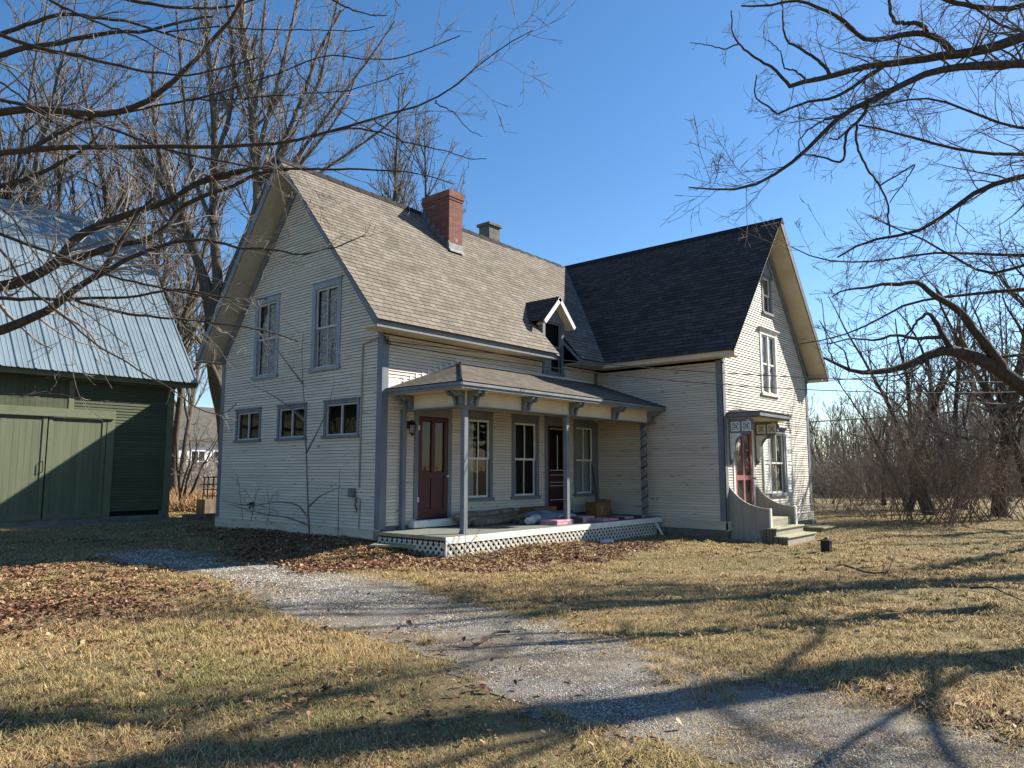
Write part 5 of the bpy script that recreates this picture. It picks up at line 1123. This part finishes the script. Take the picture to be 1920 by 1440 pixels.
spec=[(1530,30,1.7,'small brush clump beside the corner of the front gable'),(1590,29,2.6,'low reddish brush left of the thicket'),(1640,25,3.0,'reddish twiggy shrub at the left end of the thicket'),(1690,23,3.8,'dense reddish shrub near the front of the thicket'),(1730,22.5,3.6,'tangled shrub over the leaf pile'),(1768,22,4.2,'tall reddish shrub in the middle of the thicket'),(1805,22.5,4.6,'fan shaped shrub with long arching stems'),(1840,23,4.4,'arching shrub right of the fan shaped one'),(1880,25,4.2,'twiggy shrub in front of the thick dark trunk'),(1925,24,3.6,'low shrub at the right edge of the picture'),(1560,36,2.8,'grey brush far behind the gable corner'),(1615,34,3.4,'grey brush behind the reddish shrubs'),(1670,30,4.4,'tall brush behind the left end of the thicket'),(1785,28,5.6,'tall brush behind the middle of the thicket')]
for i,(u,d,h,lab) in enumerate(spec):
    b=at(u,900,d);auto_tree('bare_shrub',b[0],b[1],h*(.85+.5*((i*7)%5)/5),.016,120+i,lab,'shrub','bare shrubs along the edge of the lawn','twigred' if i%2 else 'twig','twigred' if i%3==0 else 'twigfar',.0052,stems=16,spread=.8,dens=(1.9,2.6,3.2),trop=(.2,.3,.2,.1),lf=(.5,.5,.5),ang=(.5,.6,.6),tstart=.08,wig=.15,kk=(10,6,4,4),levels=3)
# ---- far woods: one mass
rs=np.random.RandomState(5);Ls=[]
n=340;u=rs.uniform(1380,2300,n);u[:70]=rs.uniform(-350,560,70);dd=rs.uniform(70,130,n);S=np.array([at(a,900,b) for a,b in zip(u,dd)]);S[:,2]=-.2
hh=rs.uniform(6.5,11.5,n)*(dd/95)*(1+.25*np.clip((u-1600)/300,0,1))
P,Rr=grow(rs,S,np.tile([0,0,1.],(n,1))+rs.normal(0,.1,(n,3)),hh,np.full(n,.12),8,.05,.2,taper=.2);Ls.append(tubes_np(P,Rr,4));mr=.028
for i,(de,lf) in enumerate(((1.5,.42),(1.6,.45),(1.6,.5))):
    c=children(rs,P,Rr,lens(P),de,.65,lf,.5,tmin=.12,lmin=.4,minr=mr*.6);P,Rr=grow(rs,*c,5,.1,.6);Ls.append(tubes_np(P,np.maximum(Rr,mr*(.9,.7,.6)[i]),3))
v,q=cat(Ls);tag(mesh_np('far_woods',v,q,M['twigfar'],origin=np.zeros(3)),'far off bare woods along the horizon','woods',kind='stuff')
# hedge-like far brush
rs=np.random.RandomState(6);n=5200;u=rs.uniform(1470,2250,n);u[:700]=rs.uniform(250,430,700);dd=rs.uniform(42,62,n);S=np.array([at(a,900,b) for a,b in zip(u,dd)]);S[:,2]=-.1
P,Rr=grow(rs,S,np.tile([0,0,1.],(n,1))+rs.normal(0,.35,(n,3)),rs.uniform(1.2,2.9,n),np.full(n,.022),5,.12,.1);c=children(rs,P,Rr,lens(P),3,.6,.6,.7,lmin=.3,minr=.012);P2,R2=grow(rs,*c,4,.15,.1)
v,q=cat([tubes_np(P,Rr,3),tubes_np(P2,np.maximum(R2,.011),3)]);tag(mesh_np('brush_hedge',v,q,M['twigfar'],origin=np.zeros(3)),'long grey brown hedge of brush across the field','brush',kind='stuff')
# brown weeds between the barn and the house
rs=np.random.RandomState(9);n=3500;u=rs.uniform(322,420,n);dd=rs.uniform(26,38,n);S=np.array([at(a,900,b) for a,b in zip(u,dd)]);S[:,2]=0
P,Rr=grow(rs,S,np.tile([0,0,1.],(n,1))+rs.normal(0,.5,(n,3)),rs.uniform(.2,.9,n),np.full(n,.012),5,.2,-.2);M['weed']=mat('dry_weeds',(.42,.27,.14),(.28,.17,.09),1.5,.9)
v,q=tubes_np(P,np.maximum(Rr,.008),3);tag(mesh_np('dry_weeds',v,q,M['weed'],origin=np.zeros(3)),'dry brown weeds and leaves in the gap by the barn','weeds',kind='stuff')
# ---- saplings against the gable wall
def stemtree(name,pts,seed,label,r0,r1,tm='twiggrey',dens=1.5,lmax=.9,ang=1.0,lf=.35,minr=.0035,lv=2,grp=None,trop=.3):
    rs=np.random.RandomState(seed);L=[resample([np.r_[p,r0+(r1-r0)*i/(len(b)-1)] for i,p in enumerate(b)],20) for b in pts]
    A=np.stack(L);P,Rr=A[:,:,:3],A[:,:,3];levels=[(P[:1],Rr[:1]),(P,Rr)];p,r=P,Rr
    for i in range(lv):
        c=children(rs,p,r,lens(p),dens*(1+.6*i),ang,lf,.5,tmin=.2,lmin=.08,maxlen=lmax/(1+i*2),minr=minr)
        if c is None:break
        p,r=grow(rs,*c,7,.13,trop);levels.append((p,r))
    return build_tree(name,pts[0][0],levels,M[tm],M[tm],minr,label,'sapling',grp)
W=lambda L,x0: [X3(u,v,x0) for u,v in L]
def X3(u,v,x):
    r=CF+CR*(u-960)/FPX-CU*(v-720)/FPX;return CAMP+r*(x-CAMP[0])/r[0]
stemtree('sapling',[W([(580,1003),(578,960),(576,900),(574,840),(572,780),(568,720),(565,650),(570,620)],-.35),W([(574,850),(590,820),(612,775),(628,715)],-.3),W([(572,790),(540,760),(500,735),(460,715)],-.35),W([(568,720),(545,690),(520,655),(500,640)],-.4),W([(580,975),(560,945),(520,940),(480,948),(440,945),(415,935)],-.5),W([(580,985),(540,970),(500,965),(460,955),(415,940)],-.45),W([(579,950),(600,930),(640,912)],-.4)],3,'thin bare sapling growing against the cream gable wall between the small windows',.022,.004,dens=1.3,lmax=.6,trop=.1)
stemtree('sapling',[W([(634,1005),(634,960),(636,900),(637,880)],-.15)],4,'short straight bare stem near the junction box on the gable wall',.010,.005,dens=.3,lmax=.3)
stemtree('sapling',[W([(455,975),(450,930),(447,900),(438,880)],-.2),W([(470,978),(480,930),(490,900)],-.2),W([(500,985),(506,950),(500,920)],-.2)],6,'little curved twigs at the foot of the gable near the hose tap',.007,.003,dens=2,lmax=.25)
stemtree('sapling',[[np.array([.25,-2.05,.0]),np.array([.27,-2.1,.35]),np.array([.15,-2.2,.7])],[np.array([.25,-2.05,.1]),np.array([.5,-2.2,.5]),np.array([.55,-2.25,.62])]],7,'small bare twig sprouting in front of the porch corner post',.006,.002,dens=3,lmax=.25)
# ---- fallen branches on the lawn
def fallen(L,r0,label,seed):
    rs=np.random.RandomState(seed);pts=[];
    for i,(u,v,h) in enumerate(L):
        p=onz(u,v,0);p[2]=gzf(p[0],p[1])+h;pts.append(p)
    k=len(pts);A=resample([np.r_[p,r0*(1-.75*i/(k-1))] for i,p in enumerate(pts)],18)[None]
    c=children(rs,A[:,:,:3],A[:,:,3],lens(A[:,:,:3]),1.8,.7,.18,.6,lmin=.1,flat=.7,minr=.003);lv=[A]
    T=[tubes_np(A[:,:,:3],A[:,:,3],7)]
    P,Rr=grow(rs,*c,6,.15,0);P[:,:,2]=np.maximum(P[:,:,2],gz(P[:,:,0],P[:,:,1])+.01);T.append(tubes_np(P,Rr,4));v,q=cat(T)
    tag(mesh_np('fallen_branch',v,q,M['bark'],smooth=True),label,'branch','fallen branches on the lawn')
fallen([(1550,1068,.02),(1575,1061,.06),(1600,1070,.05),(1630,1080,.03),(1665,1082,.05),(1672,1070,.12),(1682,1056,.2)],.022,'forked fallen branch on the lawn right of the black vent box',1)
fallen([(1500,1128,.03),(1560,1140,.03),(1630,1148,.03),(1700,1156,.04)],.010,'long thin fallen twig in the middle of the lawn',2)
fallen([(1820,1108,.03),(1860,1112,.08),(1900,1125,.04),(1930,1135,.03)],.016,'small fallen branch near the right edge of the lawn',3)
fallen([(1755,1172,.03),(1795,1170,.05),(1796,1160,.16)],.012,'short fallen twig with an upright stub on the lawn',4)
fallen([(1400,1040,.03),(1430,1038,.06),(1460,1045,.03)],.010,'thin curved fallen twig in front of the steps',5)
fallen([(955,1192,.03),(930,1196,.05),(905,1212,.03),(880,1228,.04),(835,1222,.03)],.013,'pale fallen branch on the gravel drive',6)
# ================================================================ ground cover
rs=np.random.RandomState(12)
def outside(P):
    m=~((P[:,0]>-.05)&(P[:,0]<7.7)&(P[:,1]>-2.0)&(P[:,1]<6.4));m&=~((P[:,0]>7.55)&(P[:,0]<13.6)&(P[:,1]>-3.75)&(P[:,1]<6.4));m&=~((P[:,1]>10.4)&(P[:,0]<1))
    m&=~((P[:,0]>7.55)&(P[:,0]<9.5)&(P[:,1]>-5.2)&(P[:,1]<-3.7));return m
def scatter(n,rmin,rmax,half=44,power=0.):
    a=rs.uniform(-R(half),R(half),n);u=rs.rand(n);r=rmin*(rmax/rmin)**u
    f=R(90)+R(YAW);x=CAMP[0]+r*np.cos(f+a);y=CAMP[1]+r*np.sin(f+a);return np.stack([x,y],1),r
def blades(P,r,hgt,wid,lean,mt,name,label,catg,tipw=.25):
    n=len(P);z=gz(P[:,0],P[:,1]);a=rs.uniform(0,6.28,n);b=a+rs.uniform(-.6,.6,n)+np.pi/2
    D=np.stack([np.cos(a),np.sin(a),np.zeros(n)],1);Wd=np.stack([np.cos(b),np.sin(b),np.zeros(n)],1)*wid[:,None]/2
    B=np.stack([P[:,0],P[:,1],z-.005],1);up=np.array([0,0,1.])
    m_=B+up*(hgt*.75)[:,None]*(1-lean*.35)[:,None]+D*(hgt*lean*.45)[:,None];t_=B+up*(hgt*(1-lean*.75))[:,None]+D*(hgt*lean*1.1)[:,None]
    V=np.stack([B-Wd,B+Wd,m_+Wd*.8,m_-Wd*.8,t_+Wd*tipw,t_-Wd*tipw],1).reshape(-1,3)
    i=np.arange(n)[:,None]*6;Q=np.concatenate([i+np.array([[0,1,2,3]]),i+np.array([[3,2,4,5]])],1).reshape(-1,4)
    return tag(mesh_np(name,V,Q,mt,origin=np.zeros(3)),label,catg,kind='stuff')
def grassmat():
    m=bpy.data.materials.new('dry_grass'); m.use_nodes=True; n=m.node_tree.nodes; l=m.node_tree.links; b=n['Principled BSDF']; b.inputs['Roughness'].default_value=.75;b.inputs['Specular IOR Level'].default_value=.15
    g=n.new('ShaderNodeNewGeometry')
    cr=n.new('ShaderNodeValToRGB');e=cr.color_ramp.elements;e[0].position=0;e[0].color=(0.198,0.124,0.054,1);e[1].position=1;e[1].color=(0.595,0.463,0.262,1)
    for p,c in ((.25,(0.343,0.231,0.100,1)),(.55,(0.423,0.298,0.139,1)),(.8,(0.487,0.355,0.178,1))): x=e.new(p);x.color=c
    cg=n.new('ShaderNodeValToRGB');e=cg.color_ramp.elements;e[0].position=0;e[0].color=(0.144,0.132,0.043,1);e[1].position=1;e[1].color=(0.379,0.322,0.154,1);x=e.new(.5);x.color=(0.244,0.215,0.085,1)
    l.new(g.outputs['Random Per Island'],cr.inputs[0]);l.new(g.outputs['Random Per Island'],cg.inputs[0])
    ns=n.new('ShaderNodeTexNoise');ns.inputs['Scale'].default_value=.42;ns.inputs['Detail'].default_value=5;l.new(g.outputs['Position'],ns.inputs['Vector'])
    mr=n.new('ShaderNodeMapRange');mr.inputs['From Min'].default_value=.48;mr.inputs['From Max'].default_value=.68;l.new(ns.outputs['Fac'],mr.inputs['Value'])
    mx=n.new('ShaderNodeMix');mx.data_type='RGBA';l.new(mr.outputs[0],mx.inputs[0]);l.new(cr.outputs[0],mx.inputs[6]);l.new(cg.outputs[0],mx.inputs[7]);l.new(mx.outputs[2],b.inputs['Base Color'])
    return m
M['grass']=grassmat()
P,r=scatter(700000,3.0,34);P=P+rs.normal(0,.02,P.shape);ok=outside(P)
ins=inpoly(P,DRIVE);ed=np.where(ins,edgedist(P,DRIVE),0)
nz=npn(P,1.6,11)+.6*npn(P,7,12)
keep=ok&((~ins)|(rs.rand(len(P))<np.where(nz>.18,.34,np.exp(-ed/.40)*.8+.09)))
keep&=rs.rand(len(P))<np.clip(.72+.8*npn(P,1.1,2)+.6*npn(P,6,4),.05,1)
for pl_ in (LEAFP,): keep&=~(inpoly(P,pl_)&(rs.rand(len(P))<.88))
keep&=~(inpoly(P,LEAFQ)&(rs.rand(len(P))<.5))
P=P[keep];r=r[keep]
tc_,tr_2=scatter(5200,3.0,20);k_=outside(tc_)&(~inpoly(tc_,DRIVE)|(npn(tc_,1.6,11)>.42))&(npn(tc_,1.2,61)>-.25);tc_=tc_[k_];tr_2=tr_2[k_];nb=26
TP=np.repeat(tc_,nb,0)+rs.normal(0,.028,(len(tc_)*nb,2));n0=len(P);P=np.concatenate([P,TP]);r=np.concatenate([r,np.repeat(tr_2,nb)]);tuft=np.arange(len(P))>=n0;n=len(P)
blades(P,r,np.where(tuft,.045+.05*rs.rand(n),0)+(.022+.035*rs.rand(n)**2+.035*np.clip(npn(P,1.3,8),0,1)+.03*np.clip(npn(P,7,18),0,1))*(1+.01*r),.0036*np.maximum(1,r/5.0)*rs.uniform(.6,1.3,n),rs.uniform(.7,1.25,n),M['grass'],'lawn_grass','matted dry straw coloured lawn grass with dull green patches','grass')
# gravel stones
P,r=scatter(420000,3.2,24);ins=inpoly(P,DRIVE);ed=edgedist(P,DRIVE);nz=npn(P,1.6,11)+.6*npn(P,7,12)
keep=outside(P)&(((ins)&(nz<.55))|(~ins&(ed<.18)&(rs.rand(len(P))<.25)));keep&=rs.rand(len(P))<np.clip(.45+1.5*npn(P,2.2,31)+.8*npn(P,9,32),.05,1)*np.clip(.15+edgedist(P,DRIVE)/.35,0,1);P=P[keep];r=r[keep];n=len(P)
M['stone']=mat('gravel_stones',(.42,.395,.355),None,3,.9,island=.85)
s=rs.uniform(.0025,.0068,n)*np.maximum(1,r/6);z=gz(P[:,0],P[:,1])+.006;C=np.stack([P[:,0],P[:,1],z],1)
oc=np.array([[1,0,0],[0,1,0],[-1,0,0],[0,-1,0],[0,0,.8],[.0,0,-.5]])
V=C[:,None]+oc[None]*s[:,None,None]*rs.uniform(.6,1.3,(n,6,3));i=np.arange(n)[:,None]*6
V=V+(rs.normal(0,.15,(n,6,3))*s[:,None,None])
Q=np.concatenate([i+np.array([[0,1,4,4]]),i+np.array([[1,2,4,4]]),i+np.array([[2,3,4,4]]),i+np.array([[3,0,4,4]])],1).reshape(-1,4)
# quads with a doubled vertex are not valid: use the flat top instead
oc=np.array([[-1,-1,0],[1,-1,0],[1,1,0],[-1,1,0],[-.6,-.6,.8],[.6,-.6,.8],[.6,.6,.8],[-.6,.6,.8]])
a=rs.uniform(0,6.28,n);ca,sa=np.cos(a),np.sin(a);G=oc[None]*s[:,None,None]*.8*rs.uniform(.65,1.25,(n,8,3));X_=G[:,:,0]*ca[:,None]-G[:,:,1]*sa[:,None];Y_=G[:,:,0]*sa[:,None]+G[:,:,1]*ca[:,None]
V=C[:,None]+np.stack([X_,Y_,G[:,:,2]],-1);i=np.arange(n)[:,None]*8
Q=np.concatenate([i+np.array([q]) for q in ([0,1,5,4],[1,2,6,5],[2,3,7,6],[3,0,4,7],[4,5,6,7])],1).reshape(-1,4)
tag(mesh_np('gravel_stones',V.reshape(-1,3),Q,M['stone'],origin=np.zeros(3)),'loose pale grey gravel stones on the drive','gravel',kind='stuff')
# fallen leaves
def leafmat():
    m=bpy.data.materials.new('fallen_leaves'); m.use_nodes=True; n=m.node_tree.nodes; l=m.node_tree.links; b=n['Principled BSDF']; b.inputs['Roughness'].default_value=.7
    g=n.new('ShaderNodeNewGeometry');cr=n.new('ShaderNodeValToRGB');e=cr.color_ramp.elements;e[0].position=0;e[0].color=(.07,.03,.018,1);e[1].position=1;e[1].color=(.42,.28,.16,1)
    for p,c in ((.3,(.16,.065,.035,1)),(.6,(.24,.12,.06,1)),(.85,(.33,.19,.095,1))): x=e.new(p);x.color=c
    l.new(g.outputs['Random Per Island'],cr.inputs[0]);l.new(cr.outputs[0],b.inputs['Base Color']);return m
M['leaf']=leafmat()
P,r=scatter(760000,3.0,24);ok=outside(P)
inP=inpoly(P,LEAFP);inQ=inpoly(P,LEAFQ);inR=inpoly(P,LEAFR);eP=edgedist(P,LEAFP);eQ=edgedist(P,LEAFQ);ins=inpoly(P,DRIVE)
cl=np.clip(npn(P,2.0,41)+.7*npn(P,8,42)-.45,0,1)
sP=np.where(inP,eP,-eP)+.35*npn(P,3.1,51)+.2*npn(P,11,52);sQ=np.where(inQ,eQ,-eQ)+.7*npn(P,2.2,53)+.3*npn(P,9,54)
pr=2.2/(1+np.exp(-sP/.11))+1.6/(1+np.exp(-(sQ-.15)/.35))*np.clip(.7+.9*npn(P,4,9),.15,1.3)+np.where(inR,.5,0)+.006+cl*.12+.25*np.exp(-np.hypot(P[:,0]+6.5,P[:,1]+5.5)**2/9)*np.clip(npn(P,3,77)+.3,0,1)
pr=np.where(ins&~inP,pr*.35,pr);pr*=np.where(r<7,.5+.5*(r/7)**2,1)
keep=ok&(rs.rand(len(P))<pr*np.where(inP|inQ,.40,.26));P=P[keep];r=r[keep];n=len(P)
z=gz(P[:,0],P[:,1])+rs.uniform(.004,.045,n);s=(.010+.022*rs.rand(n)**1.6)*np.where(rs.rand(n)<.08,1.5,1)*np.clip(.5+r/16,.7,1);a=rs.uniform(0,6.28,n)
U=np.stack([np.cos(a),np.sin(a),rs.normal(0,.35,n)],1);Wv=np.stack([-np.sin(a),np.cos(a),rs.normal(0,.35,n)],1);C=np.stack([P[:,0],P[:,1],z],1)
cu=rs.uniform(.1,.6,n)[:,None]*np.array([0,0,1.])
def pt(a_,b_,k): return C+U*(s*a_)[:,None]+Wv*(s*b_)[:,None]+cu*(s*k)[:,None]
V=np.stack([pt(-1,0,.0),pt(-.3,-.75,.9),pt(.7,-.45,.7),pt(1.1,0,.1),pt(.7,.5,.7),pt(-.3,.7,.9)],1).reshape(-1,3)
i=np.arange(n)[:,None]*6;Q=np.concatenate([i+np.array([[0,1,2,3]]),i+np.array([[0,3,4,5]])],1).reshape(-1,4)
tag(mesh_np('fallen_leaves',V,Q,M['leaf'],origin=np.zeros(3)),'curled brown fallen leaves banked along the house and strewn over the lawn','leaves',kind='stuff')
print('blades/leaves/stones built')
